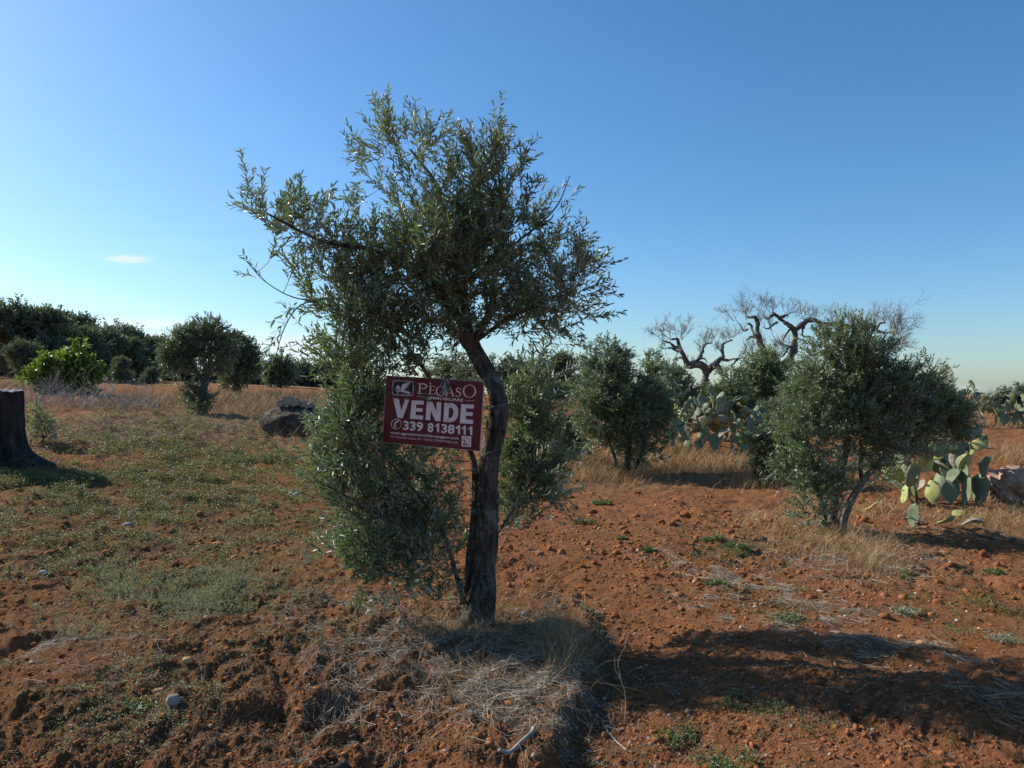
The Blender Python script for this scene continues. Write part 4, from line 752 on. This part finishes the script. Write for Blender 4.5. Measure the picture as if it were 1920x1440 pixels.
def pad_mesh(name, mt, seed, Lh=.33, Wd=.22, th=.022, cup=.0):
    v, f = IC[3]; v = v.copy(); rng = np.random.default_rng(seed)
    y = (v[:, 2] + 1) / 2; wsc = .55 + .62 * y - .17 * y * y; ang = np.arctan2(v[:, 0], v[:, 2])
    wob = 1 + .05 * np.sin(3 * ang + seed) + .03 * np.sin(5 * ang + seed * 2)
    x = v[:, 0] * Wd / 2 * wsc * wob * 1.1; z = y * Lh * wob; yy = v[:, 1] * th * (.7 + .3 * wsc) + cup * (x / Wd) ** 2 * .12 + .012 * np.sin(6 * y + seed)
    me = MB(); me.add(np.stack([x, yy, z], 1), f); o = me.build(name, mt); m = o.data; bpy.data.objects.remove(o); return m
PADS = [pad_mesh('pad', M['pad'], s, .31 + .03 * (s % 3), .20 + .02 * (s % 4), cup=(s % 3) - 1) for s in range(6)]; PY = [pad_mesh('pad', M['pad_yellow'], 20 + s) for s in range(2)]; PD = [pad_mesh('pad', M['pad_dead'], 30 + s, th=.012, cup=2) for s in range(2)]
fm_, ff = IC[2]
def fruit_mesh():
    mb = MB(); v = fm_.copy(); v = v * np.array([.022, .022, .036]) + (0, 0, .03); mb.add(v, ff); o = mb.build('fruit', simple('cactus_fruit', [(.3, (.42, .30, .10)), (.7, (.50, .20, .10))], rough=.6)); m = o.data; bpy.data.objects.remove(o); return m
FR = fruit_mesh()
def cactus(label, roots, n, seed, center, maxh, sc=1., fruit=0, group='prickly pear clumps', yel=.1, dd=.07, lim=None):
    rng = np.random.default_rng(seed); rt = empty('prickly_pear', center, label, 'cactus', group); pads = []; c0 = Vector(center)
    def place(p, q, s, mset=None):
        r = rng.uniform(); me = PY[rng.integers(2)] if r < yel else (PD[rng.integers(2)] if r < yel + dd else PADS[rng.integers(6)])
        o = bpy.data.objects.new('pad', me); COL.objects.link(o); o.parent = rt; o.location = p - c0; o.rotation_mode = 'QUATERNION'; o.rotation_quaternion = q; o.scale = (s, s, s); pads.append((p, q, s, o)); return o
    for r in roots:
        z = float(gz(r[0], r[1])); q = Quaternion((0, 0, 1), rng.uniform(0, 6.28)) @ Quaternion((1, 0, 0), rng.normal(0, .25)); place(Vector((r[0], r[1], z - .03)), q, sc * rng.uniform(.9, 1.2))
    tries = 0
    while len(pads) < n and tries < n * 60:
        tries += 1; p, q, s, o = pads[rng.integers(len(pads))] if rng.uniform() < .5 else pads[-1 - rng.integers(min(len(pads), 12))]
        a = rng.normal(0, .65); tip = p + q @ Vector((math.sin(a) * .10 * s, 0, (.2 + .11 * math.cos(a)) * s))
        q2 = q @ Quaternion((0, 1, 0), a * .9) @ Quaternion((0, 0, 1), rng.normal(0, 1.1)) @ Quaternion((1, 0, 0), rng.normal(0, .38)); q2 = q2.slerp(Quaternion((0, 0, 1), rng.uniform(0, 6.28)), .12)
        d = q2 @ Vector((0, 0, 1)); s2 = s * rng.uniform(.85, 1.06); s2 = max(s2, sc * .65); end = tip + d * .3 * s2
        g = float(gz(end.x, end.y))
        if end.z < g + .08 or end.z > g + maxh: continue
        if lim and not lim(end): continue
        m = (tip + end) / 2
        if min((m - (pp + (qq @ Vector((0, 0, .16 * ss))))).length for pp, qq, ss, _ in pads) < .095 * sc: continue
        place(tip, q2, s2)
    hi = sorted(pads, key=lambda t_: -t_[0].z)[:max(1, fruit // 3)]
    for k in range(fruit):
        p, q, s, o = hi[k % len(hi)]; a = rng.normal(0, .5); fo = bpy.data.objects.new('fruit', FR); COL.objects.link(fo); fo.parent = o; fo.location = (math.sin(a) * .10, 0, .19 + .13 * math.cos(a)); fo.rotation_euler = (0, a, 0)
    return rt
def roots(lst, Y): 
    o = []
    for px in lst: x, y = (px - 960) / FP * Y, Y; o.append((x, y))
    return o
c1 = gpt(1330, 840)
cactus('prickly pear clump with grey pads right of the middle olive above dry grass', roots([1265,1290,1310,1340,1365,1395], 16.6) + roots([1280,1320,1350,1385], 17.4), 98, 7, c1, 1.2, sc=.92, fruit=6, dd=.12)
cactus('dark prickly pear clump in the middle of the band between the two taller ones', roots([1255,1290,1325,1360,1395,1430], 18.6), 90, 17, (2.6 * 18.6 / 10, 18.6, float(gz(4.8, 18.6))), 1.45, sc=.95, fruit=3, dd=.04)
c1b = W(1420, 835, 17.6); cactus('taller prickly pear clump with fruit on top, under the pale sucker olive', roots([1405,1430,1450,1475,1500], 17.4) + roots([1420,1460], 18), 90, 9, (c1b[0], 17.6, float(gz(c1b[0], 17.6))), 1.65, sc=.98, fruit=9)
c2 = gpt(1780, 950); Yc = c2[1]
cactus('large prickly pear clump behind the bushy olive next to the tan rock', roots([1690,1720,1750,1780,1810,1835], Yc) + roots([1700,1740,1790,1830], Yc + .6), 96, 12, c2, 1.25, sc=.98, fruit=9, yel=.2, dd=.10, lim=lambda e: e.x / e.y * FP + 960 < 1872)
c2b = roots([1760, 1790], Yc + 1.2); cactus('tall prickly pear stem poking above the right side of the bushy olive', c2b, 26, 14, (c2b[0][0], c2b[0][1], float(gz(*c2b[0]))), 2.0, sc=1.1, yel=0, dd=0, lim=lambda e: 1740 < e.x / e.y * FP + 960 < 1815)
c3 = gpt(1890, 800); Y5 = c3[1]
cactus('distant prickly pear clump on the far right skyline', roots([1845,1865,1885,1905,1925,1945,1965], Y5) + roots([1875,1910,1950], Y5 + 1.), 92, 15, c3, 1.7, sc=1.55, yel=0, dd=0)
# fallen pads
for k, (px, py, me, rz, lab, rx_) in enumerate([(1757, 991, PY[0], .3, 'yellow cactus pad lying on the red soil right of the bushy olive', 1.05), (1712, 993, PADS[2], 2.0, 'dark cactus pad standing upright in the soil by the yellow fallen pad', .15), (1800, 990, PD[0], 1.2, 'small pale dried cactus pad lying right of the yellow fallen pad', 1.4),
        (1797, 972, PY[1], 2.6, 'yellowish cactus pad lying under the large prickly pear clump', 1.4), (1617, 958, PY[1], .9, 'pale yellow cactus pad propped on soil right beside the bushy olive trunk', 1.0), (1735, 985, PD[1], 4., 'flat dried cactus pad between the upright and the yellow fallen pads', 1.45)]):
    p = gpt(px, py); o = bpy.data.objects.new('fallen_cactus_pad', me); COL.objects.link(o); o.location = (p[0], p[1], p[2] + .02); o.rotation_euler = (rx_, 0, rz); o.scale = (.8,) * 3; tag(o, lab, 'cactus pad', 'fallen cactus pads')

# ------------------------------------------------------------------ stump, rocks, branches
sp = gpt(-18, 872); Ys = sp[1]; sr = .50
ms_, t, b = mat('stump_bark'); co = objco(t); mp = N(t, 'ShaderNodeMapping'); mp.inputs['Scale'].default_value = (5, 5, 1.1); t.links.new(co, mp.inputs[0])
c = ramp(t, noise(t, 2.2, 8, mp.outputs[0], .7), [(.35, (.012, .010, .009)), (.5, (.05, .043, .036)), (.68, (.12, .105, .088))]); t.links.new(c, b.inputs['Base Color']); b.inputs['Roughness'].default_value = 1; bump(t, b, noise(t, 5, 8, mp.outputs[0], .75), 1, .12)
m_cut = simple('cut_wood', [(.3, (.17, .16, .155)), (.6, (.33, .32, .31)), (.8, (.42, .41, .40))], scale=9, rough=.9, bmp=.5, bscale=30)
nh, ns = 60, 120; th = np.linspace(0, 2 * np.pi, ns, endpoint=False); H = (872 - 738) / FP * Ys
hh_ = np.linspace(0, 1, nh); TH, HH = np.meshgrid(th, hh_)
Rr = sr * (.80 + .75 * np.exp(-HH * 5.5) * (1 + .5 * np.sin(TH * 4 + 1) + .35 * np.sin(TH * 7 + 2)) + .06 * pnoise(np.cos(TH) * 2 + 5, np.sin(TH) * 2 + HH * 1.2, 4) * 2 + .09 * pnoise(np.cos(TH) * 5 + 5, np.sin(TH) * 5 + HH * 1.5, 5) + .04 * pnoise(np.cos(TH) * 14 + 5, np.sin(TH) * 14 + HH * 3, 6) + .06 * HH)
dang = (TH - math.radians(-50) + np.pi) % (2 * np.pi) - np.pi
Rr = Rr * (1 - .42 * np.exp(-(dang / .20) ** 2) * sstep(.25, .4, HH) * (1 - sstep(.82, .92, HH)))
TOPJ = .035 * pnoise(np.cos(th) * 3 + 4, np.sin(th) * 3, 61) + .02 * pnoise(np.cos(th) * 9 + 4, np.sin(th) * 9, 62) + .025 * np.sin(th + 2)
v = np.stack([Rr * np.cos(TH), Rr * np.sin(TH), HH * (H + TOPJ[None]) - .12 * (HH < .01) + .0], -1)
i = np.arange(nh - 1)[:, None] * ns; j = np.arange(ns)[None]; j2 = (j + 1) % ns
st_ = empty('tree_stump', sp, 'big sawn-off grey tree stump at the left edge with a hollow in its side', 'stump'); mb = MB(); mb.add(v.reshape(-1, 3), None, np.stack([i + j, i + j2, i + ns + j2, i + ns + j], -1).reshape(-1, 4)); mb.build('trunk', ms_, st_)
rad = np.linspace(0, 1, 16)[1:]; Rt = Rr[-1]; TT, RQ = np.meshgrid(th, rad); z = H + .05 * pnoise(RQ * np.cos(TT) * 4, RQ * np.sin(TT) * 4, 8) * (1 - RQ ** 6) + .02 * (RQ < .99) + TOPJ[None] * RQ ** 2
v = np.stack([Rt[None] * RQ * np.cos(TT), Rt[None] * RQ * np.sin(TT), z], -1).reshape(-1, 3); v = np.vstack([v, [[0, 0, H + .02]]]); n0 = len(rad); i = np.arange(n0 - 1)[:, None] * ns
mb = MB(); mb.add(v, np.stack([np.arange(ns), (np.arange(ns) + 1) % ns, np.full(ns, n0 * ns)], 1)[:, [2, 0, 1]], np.stack([i + j, i + ns + j, i + ns + j2, i + j2], -1).reshape(-1, 4)); mb.build('cut_top', m_cut, st_)
rl = gpt(560, 815); Yr = rl[1]
rock('boulder', (rl[0], rl[1], rl[2] + .25), (.80, .6, .43), M['rock_dark'], 3, 'low dark boulder in tan grass left of the leaning olive, blocks lying on it', 'rock')
blk = [(527, 753, .13, .09, 'small stone block leaning at the left end of the boulder top'), (541, 748, .16, .13, 'upright squared stone block on the boulder'), (556, 750, .18, .11, 'pointed pale stone block in the middle of the boulder top'), (578, 754, .20, .09, 'flat squared stone block at the right end of the boulder top')]
for k, (px, py, a, h_, lab) in enumerate(blk):
    bm = bmesh.new(); bmesh.ops.create_cube(bm, size=1); bmesh.ops.scale(bm, vec=(a * 1.4, a, h_ * 1.7), verts=bm.verts); bmesh.ops.bevel(bm, geom=bm.edges[:], offset=.02, segments=2, affect='EDGES')
    rg = np.random.default_rng(k)
    for q in bm.verts: q.co += Vector(rg.normal(0, .008, 3)); 
    if k == 2:
        for q in bm.verts:
            if q.co.z > 0: q.co.x *= .35
    me = bpy.data.meshes.new('stone_block'); bm.to_mesh(me); bm.free(); me.materials.append(M['stone']); o = bpy.data.objects.new('stone_block', me); COL.objects.link(o); p = W(px, py + 4, Yr - .05); o.location = tuple(p); o.rotation_euler = (rg.normal(0, .08), rg.normal(0, .08), rg.uniform(-.5, .5)); tag(o, lab, 'stone', 'stone blocks on the boulder')
rk = gpt(1905, 945); Yk = rk[1]
rock('boulder', (rk[0] + .05, rk[1] + .25, rk[2] + .14), (.34, .3, .30), M['rock_warm'], 11, 'tan weathered boulder at the right edge beside the prickly pears', 'rock', jag=.4, freq=1.9)
rock('boulder', (rk[0] + .75, rk[1] + .5, rk[2] + .12), (.5, .4, .30), M['rock_warm'], 15, 'second tan boulder cut by the right edge of the photo', 'rock', jag=.4, freq=1.9)
lime = [(1353, 786, 17.3, .11), (1322, 788, 17.0, .09)]
for k, (px, py, Y_, s) in enumerate(lime): rock('limestone_rock', W(px, py, Y_), (s * 1.6, s, s), M['stone'], 40 + k, ('pale stone among the prickly pear pads, right one', 'pale stone among the prickly pear pads, left one')[k], 'rock', 'pale stones in the prickly pears', sub=3)
# bent bleached branch, dark log
def curved(name, pix, r0, r1, mt, label, cat, lift=.02, seed=1, sides=10):
    P = np.array([gpt(*p) for p in pix]); P[:, 2] += lift; mb = MB(); q = spline(P, 26); f = np.linspace(0, 1, 26); tube(mb, q, r0 + (r1 - r0) * f, sides, rugged=.12, seed=seed); o = mb.build(name, mt, origin=P[0]); o.location = tuple(P[0]); return tag(o, label, cat)
m_bl = simple('bleached_wood', [(.3, (.20, .17, .14)), (.7, (.42, .39, .34))], scale=20, rough=.8, bmp=.4)
curved('fallen_branch', [(935, 1422), (955, 1420), (980, 1412), (997, 1400), (1000, 1386)], .008, .011, m_bl, 'bleached white curved branch lying at the foot of the soil bank', 'branch', .02)
curved('fallen_log', [(600, 1436), (625, 1428), (650, 1422)], .022, .026, M['bark'], 'short dark piece of wood on the soil at the bottom of the photo', 'log', .02, 4)
curved('fallen_branch', [(1128, 1322), (1150, 1345), (1175, 1382)], .003, .004, m_bl, 'thin straight pale stick on the bare soil right of the bank', 'branch', .01, 5, 5)
curved('fallen_branch', [(1790, 1000), (1830, 1008), (1870, 1012), (1905, 1020)], .008, .012, M['twig'], 'long pale dry stem lying on red soil below the tan boulder', 'branch', .02, 6)
curved('dry_stalk', [(695, 1165), (740, 1143), (800, 1118)], .0035, .003, M['straw'], 'long straw coloured stalk leaning left of the leaning olive foot', 'stalk', .05, 7, 5)
for k, (px, py, s, lab) in enumerate([(325, 1322, .035, 'upright pale grey stone in the lower left soil'), (352, 1258, .028, 'orange rounded stone left of the straw litter'), (240, 988, .05, 'whitish flat stone on the green patch, centre left'), (80, 1078, .04, 'pale stone at the far left on the soil'), (298, 1290, .03, 'brownish stone below the orange rounded stone'), (1730, 1208, .035, 'tan stone on the right furrows'), (1105, 1035, .025, 'small orange stone right of the leaning trunk'), (1690, 1192, .02, 'tiny tan stone left of the tan stone on the furrows')]):
    p = gpt(px, py); rock('stone', (p[0], p[1], p[2] + s * .4), (s, s * .8, s * (.95 if k == 0 else .6)), simple('stone_surface', [(.3, ((.24, .20, .17) if k in (0, 2, 3) else (.42, .20, .09))), (.7, ((.38, .34, .29) if k in (0, 2, 3) else (.52, .30, .16)))], rough=.9, bmp=.4), 50 + k, lab, 'stone', 'loose stones', sub=3)
# brushwood heap of bleached twigs by the fig bush
hp = gpt(120, 768); ht = empty('brushwood_heap', hp, 'heap of bleached twigs between the stump and the fig bush', 'brushwood'); rng = np.random.default_rng(9); mb = MB()
for k in range(150):
    px = rng.uniform(55, 290); py = 762 - rng.uniform(0, 22) * np.exp(-((px - 120) / 120) ** 2); p = W(px, py, rng.uniform(20.5, 23)); d = unit(np.array([rng.normal(-.2, .9), rng.normal(0, .4), rng.uniform(-.1, .9)])); 
    brush(mb, p - d * .2, d, rng.uniform(.3, .8), .007, 1 if k % 3 else 2, rng)
mb.build('twigs', simple('bleached_twig', [(0, (.14, .13, .12)), (.6, (.26, .25, .23)), (1, (.55, .53, .50))], use_rnd=True), ht, origin=hp)
# grey weedy bush right of the stump
simple_olive('thin grey-leaved bush beside the stump', 78, 835, 14.5, [(75,790,20,1.),(85,812,18,1.),(65,770,14,.6),(60,800,14,.6)], 55, 121, 820, r0=.015, lmat='weed_grey', stems=3, ll=.055, name='shrub', cat='shrub', ntw=2)

# ------------------------------------------------------------------ loose litter and growth on the ground
rng = np.random.default_rng(77)
x, y = samp([(480,1330,620,160,9000),(1450,1330,620,160,7500),(1400,1080,620,140,8500),(300,1050,420,140,3600),(900,1000,500,60,1500)], rng)
mb = MB(); sz = np.clip(rng.lognormal(math.log(.0058), .6, len(x)), .003, .032) * np.clip(y / 5, .8, 2.0); lumps(mb, x, y, sz, rng, 1, .3, .5); tag(mb.build('soil_clods', M['clod'], smooth=False), 'crumbled red soil clods', None, None, 'stuff')
x, y = samp([(480,1300,560,170,800),(1400,1200,600,250,900),(950,1250,200,120,300)], rng)
mb = MB(); lumps(mb, x, y, np.clip(rng.lognormal(math.log(.006), .5, len(x)), .003, .02) * np.clip(y / 5, .8, 2), rng, 1, .3, .2); tag(mb.build('pebbles', M['pebble']), 'small pale and orange pebbles in the soil', None, None, 'stuff')
# straw litter
furr = []
for (a, b_, n, s) in [((1290,1050),(1480,1110),600,22),((1480,1110),(1660,1230),700,18),((1650,1220),(1910,1340),700,34),((1240,1045),(1420,1100),500,12),((1350,1130),(1580,1190),800,20),((1560,1140),(1800,1240),600,22),((1700,1230),(1920,1300),700,26),((1270,1110),(1360,1140),300,14),((1540,1010),(1700,1075),900,30),((1900,1000),(1500,985),300,10)]:
    for f in np.linspace(0, 1, 7): furr.append((a[0] + (b_[0] - a[0]) * f, a[1] + (b_[1] - a[1]) * f, 45, s, n // 7))
x, y = samp([(940,1250,190,100,2400),(860,1200,120,50,900),(990,1330,110,60,700),(620,1150,120,50,900),(660,1230,110,60,900),(90,1200,100,22,900),(640,1330,60,30,350),(600,1410,80,30,350),(400,1200,420,160,1300),(180,1280,100,20,250),(1450,1200,480,220,1500),(1020,1400,60,40,250),(200,820,250,25,900),(450,800,120,12,300),(1580,1050,150,35,1300)], rng)
k_ = (pnoise(x * 2.2, y * 2.2, 73) + .6 * pnoise(x * 7, y * 7, 74)) > -.12; x, y = x[k_], y[k_]
mb = MB(); sticks(mb, x, y, rng.uniform(.03, .15, len(x)) * np.clip(y / 6, .8, 2.5), rng.uniform(.0012, .0032, len(x)) * np.clip(y / 5, .9, 3), rng)
x, y = samp(furr, rng); k_ = (pnoise(x * 3, y * 3, 71) + .6 * pnoise(x * 8, y * 8, 72)) > .12; x, y = x[k_], y[k_]; sticks(mb, x, y, rng.uniform(.05, .18, len(x)), rng.uniform(.0014, .0035, len(x)) * np.clip(y / 5, .9, 2), rng, az=rng.normal(math.radians(-62), .35, len(x)))
x, y = samp([(930,1240,200,100,2600),(980,1290,140,70,1200),(800,1200,130,50,1200),(700,1230,100,60,500)], rng); k_ = (pnoise(x * 4, y * 4, 75) + .7 * pnoise(x * 10, y * 10, 76)) > -.1; x, y = x[k_], y[k_]; sticks(mb, x, y, rng.uniform(.04, .16, len(x)), rng.uniform(.0016, .004, len(x)), rng, lift=.014, bendy=.5)
tag(mb.build('straw_litter', M['straw_grey']), 'dry straw and stems littering the soil', None, None, 'stuff')
x, y = samp([(480,1300,620,190,16000),(1450,1250,620,220,8000),(300,1020,420,150,7000),(1300,1000,500,110,3500),(330,805,330,40,7000),(1100,930,300,60,1200)], rng); mb = MB(); sticks(mb, x, y, rng.uniform(.012, .06, len(x)) * np.clip(y / 5, .8, 3), rng.uniform(.0010, .0026, len(x)) * np.clip(y / 5, .9, 3.5), rng)
tag(mb.build('plant_litter', simple('litter', [(0, (.10, .065, .04)), (.6, (.24, .17, .11)), (1, (.48, .40, .30))], use_rnd=True, rough=.8)), 'brown and pale broken plant bits strewn over the soil', None, None, 'stuff')
# standing dry grass
mb = MB()
def grassblk(lst, h0, h1, wd, lean0=.35, cv=.5):
    x, y = samp(lst, rng); n = len(x); blades(mb, x, y, rng.uniform(h0, h1, n), wd * np.clip(y / 5, 1, 6) * rng.uniform(.6, 1.3, n), np.abs(rng.normal(0, lean0, n)), rng, seg=3, curve=cv)
grassblk([(905,1170,150,35,700),(840,1130,80,35,500),(1030,1200,80,50,600),(930,1240,180,80,700),(980,1110,60,40,250)], .04, .2, .0028, .75, .8)
grassblk([(1060,1210,50,60,500),(900,1180,120,30,250)], .2, .42, .0018, .5, .5)
grassblk([(1150,895,90,16,2600),(1110,870,60,20,1500),(1220,880,60,16,1200),(1340,872,120,20,3800),(1420,905,60,14,1500),(1500,950,40,20,800),(1260,850,60,18,1500)], .12, .4, .0016, .35)
grassblk([(1580,1025,90,24,2500),(1500,1000,70,18,900),(1640,1060,60,22,1300),(1430,980,80,16,700),(1650,960,60,14,1000),(1890,975,60,18,2200),(1790,975,90,14,900),(1870,940,60,10,600)], .06, .26, .0018, .5, .6)
grassblk([(500,765,120,18,5200),(450,750,90,12,2500),(300,755,80,12,1800),(580,800,70,14,2200),(560,745,110,7,1400),(30,725,60,14,1500),(240,765,90,8,700),(610,765,50,12,900),(590,815,60,12,1800),(620,805,30,16,700),(1050,760,60,6,700),(1040,780,40,10,400),(1895,860,40,14,600),(1880,800,60,5,400)], .2, .55, .0014, .3)
tag(mb.build('dry_grass', M['drygrass'], smooth=False), 'tan dry grass growing round trunks and field edges', None, None, 'stuff')
# thistle-like dead stalks near right olive
mb = MB()
for (px, py, tx, ty) in [(1625,1058,1610,1005),(1640,1065,1655,1010),(1630,1062,1640,1020),(1660,1060,1690,1020),(1690,1075,1680,1040),(1170,1322,1185,1275),(1020,1200,1030,1130),(1060,1230,1090,1150),(1090,1260,1100,1180),(960,1200,1000,1150),(830,1180,760,1120)]:
    a = gpt(px, py); e_ = W(tx, ty, a[1]); brush(mb, a, e_ - a, np.linalg.norm(e_ - a), .0022 * a[1] / 5, 1, rng, .35)
tag(mb.build('dead_stalks', M['straw']), 'thin upright dead weed stalks', None, None, 'stuff')
# low green ground cover
def herb(mb, x, y, size, nleaf, ll, lw, rng, hgt=.04):
    n = len(x); z = gz(x, y); k = nleaf; a = rng.uniform(0, 6.28, (n, k)); r = rng.uniform(.1, 1, (n, k)) * size[:, None]; X = x[:, None] + r * np.cos(a); Y = y[:, None] + r * np.sin(a)
    Zr = np.broadcast_to(z[:, None], X.shape) + rng.uniform(.1, 1, (n, k)) * hgt * size[:, None] / .05 * .8; P = np.stack([X, Y, Zr], -1).reshape(-1, 3)
    aa_ = (a + rng.normal(0, .7, a.shape)).ravel(); e = rng.uniform(-.1, .9, len(aa_)); D = np.stack([np.cos(aa_) * np.cos(e), np.sin(aa_) * np.cos(e), np.sin(e)], -1)
    nn = unit(np.stack([-np.cos(aa_) * np.sin(e), -np.sin(aa_) * np.sin(e), np.cos(e)], -1) + .4 * rng.standard_normal((len(aa_), 3)))
    s = np.repeat(np.clip(y / 6, .8, 2.5), k); leaflets(mb, P, D, nn, ll * s * rng.uniform(.5, 1.3, len(s)), lw * s, np.repeat(rng.uniform(0, 1, n), k) * .6 + rng.uniform(0, .4, n * k))
x, y = samp([(120,960,300,50,2300),(340,905,250,34,2000),(90,900,140,22,900),(420,865,190,18,1100),(330,1080,260,60,1300),(400,1000,260,50,1500),(60,1050,150,50,600),(250,835,200,14,700),(500,960,140,50,800),(250,1300,350,110,1300),(1850,1150,100,60,400),(1500,1130,200,60,350),(1350,1030,120,40,250),(1400,1380,400,60,400),(480,1180,200,30,300),(330,800,340,32,1400),(700,1250,600,180,500)], rng)
nm = pnoise(x * 1.3, y * 1.3, 88) + .7 * pnoise(x * 4, y * 4, 89); k_ = nm > .03; x, y = x[k_], y[k_]
mb = MB(); herb(mb, x, y, rng.uniform(.02, .06, len(x)) * np.clip(y / 6, .8, 2.5), 12, .017, .007, rng); tag(mb.build('ground_cover', M['weed'], smooth=False), 'low green and yellowish weeds carpeting the soil', None, None, 'stuff')
x, y = samp([(120,930,260,70,520),(350,900,260,50,520),(420,860,190,20,260),(330,1020,260,70,420),(300,820,300,40,420)], rng)
nm = pnoise(x * 1.7, y * 1.7, 188) + .7 * pnoise(x * 5, y * 5, 189); k_ = nm > .22; x, y = x[k_], y[k_]
mb = MB(); herb(mb, x, y, rng.uniform(.03, .07, len(x)) * np.clip(y / 7, .8, 2), 34, .02, .008, rng, .09); tag(mb.build('weed_clumps', M['weed'], smooth=False), 'taller patchy weeds standing out of the green carpet', None, None, 'stuff')
# grey-green wiry patch
x, y = samp([(330,1120,170,34,150),(430,1108,80,30,170),(230,1095,60,26,60),(340,1140,90,20,60),(160,1180,80,20,20)], rng)
wt_ = MB(); P0 = np.repeat(np.stack([x, y, gz(x, y)], -1), 3, 0); D = unit(rng.standard_normal((len(P0), 3)) * (.8, .8, .3) + (0, 0, .7)); twig_leaves(P0, D, rng.uniform(.06, .16, len(P0)), rng, .018, .005, .012, .1, wt_, wt_, .0012)
tag(wt_.build('wiry_weeds', M['weed_grey'], smooth=False), 'grey-green wiry weed patch on the left', None, None, 'stuff')
# separate fresh weed tufts
tufts = [(1130,948,.13,'bright green weed tuft on red soil between the leaning and middle olives','weed_green'),(1098,985,.14,'dark green weed right of the leaning olive foliage','weed'),(1338,1020,.09,'green weed tuft at the top of the right furrows','weed_green'),(1365,1030,.08,'green weed tuft just below the topmost furrow weed','weed_green'),(1392,1040,.09,'green weed tuft nearest the dry grass under the bushy olive','weed_green'),
         (1215,1037,.06,'small green weed left of the furrow weeds','weed_green'),(1165,1015,.05,'tiny green weed close to the dark weed','weed_green'),(1345,1098,.09,'green weed in straw in the middle of the right field','weed_green'),(1470,1157,.09,'green weed at the upper end of the grey straw line','weed_green'),(1863,1078,.07,'pale green weed at the shadow edge on the far right','weed_green'),
         (1360,1420,.12,'leafy green weed at the bottom right of centre','weed_green'),(1275,1362,.09,'green weed left of the bottom shaded plants','weed_green'),(1375,1308,.08,'weed in the tree shadow in the right foreground','weed'),(1440,1330,.08,'weed in the tree shadow right of the other shaded weed','weed'),(1102,1130,.07,'weed at the start of the tree shadow','weed'),(255,1315,.08,'green weed in the dark lower left soil','weed_green'),
         (1700,1150,.12,'grey-green weed patch on the right furrows','weed_grey'),(1860,1200,.14,'larger grey-green weed at the right edge','weed_grey'),(395,1030,.06,'dark tuft on the left green patch','weed'),(1700,1085,.07,'small shaded weed under the dark shadow band on the right','weed')]
for k, (px, py, s, lab, mm) in enumerate(tufts):
    rg = np.random.default_rng(200 + k); p = gpt(px, py); n = 16; a = rg.uniform(0, 6.28, n); r = s * np.sqrt(rg.uniform(0, 1, n)); xx = p[0] + r * np.cos(a); yy = p[1] + r * np.sin(a); mb = MB()
    herb(mb, xx, yy, np.full(n, s * .4), 16, .024, .011, rg, .05); 
    P0 = np.stack([xx, yy, gz(xx, yy)], -1); twig_leaves(P0, unit(rg.standard_normal((n, 3)) * (.6, .6, .2) + (0, 0, .9)), rg.uniform(.3, .8, n) * s, rg, .022, .009, .014, .2, mb, mb, .001)
    o = mb.build('weed_plant', M[mm], smooth=False, origin=p); o.location = tuple(p); tag(o, lab, 'weed', 'weeds on the red soil')
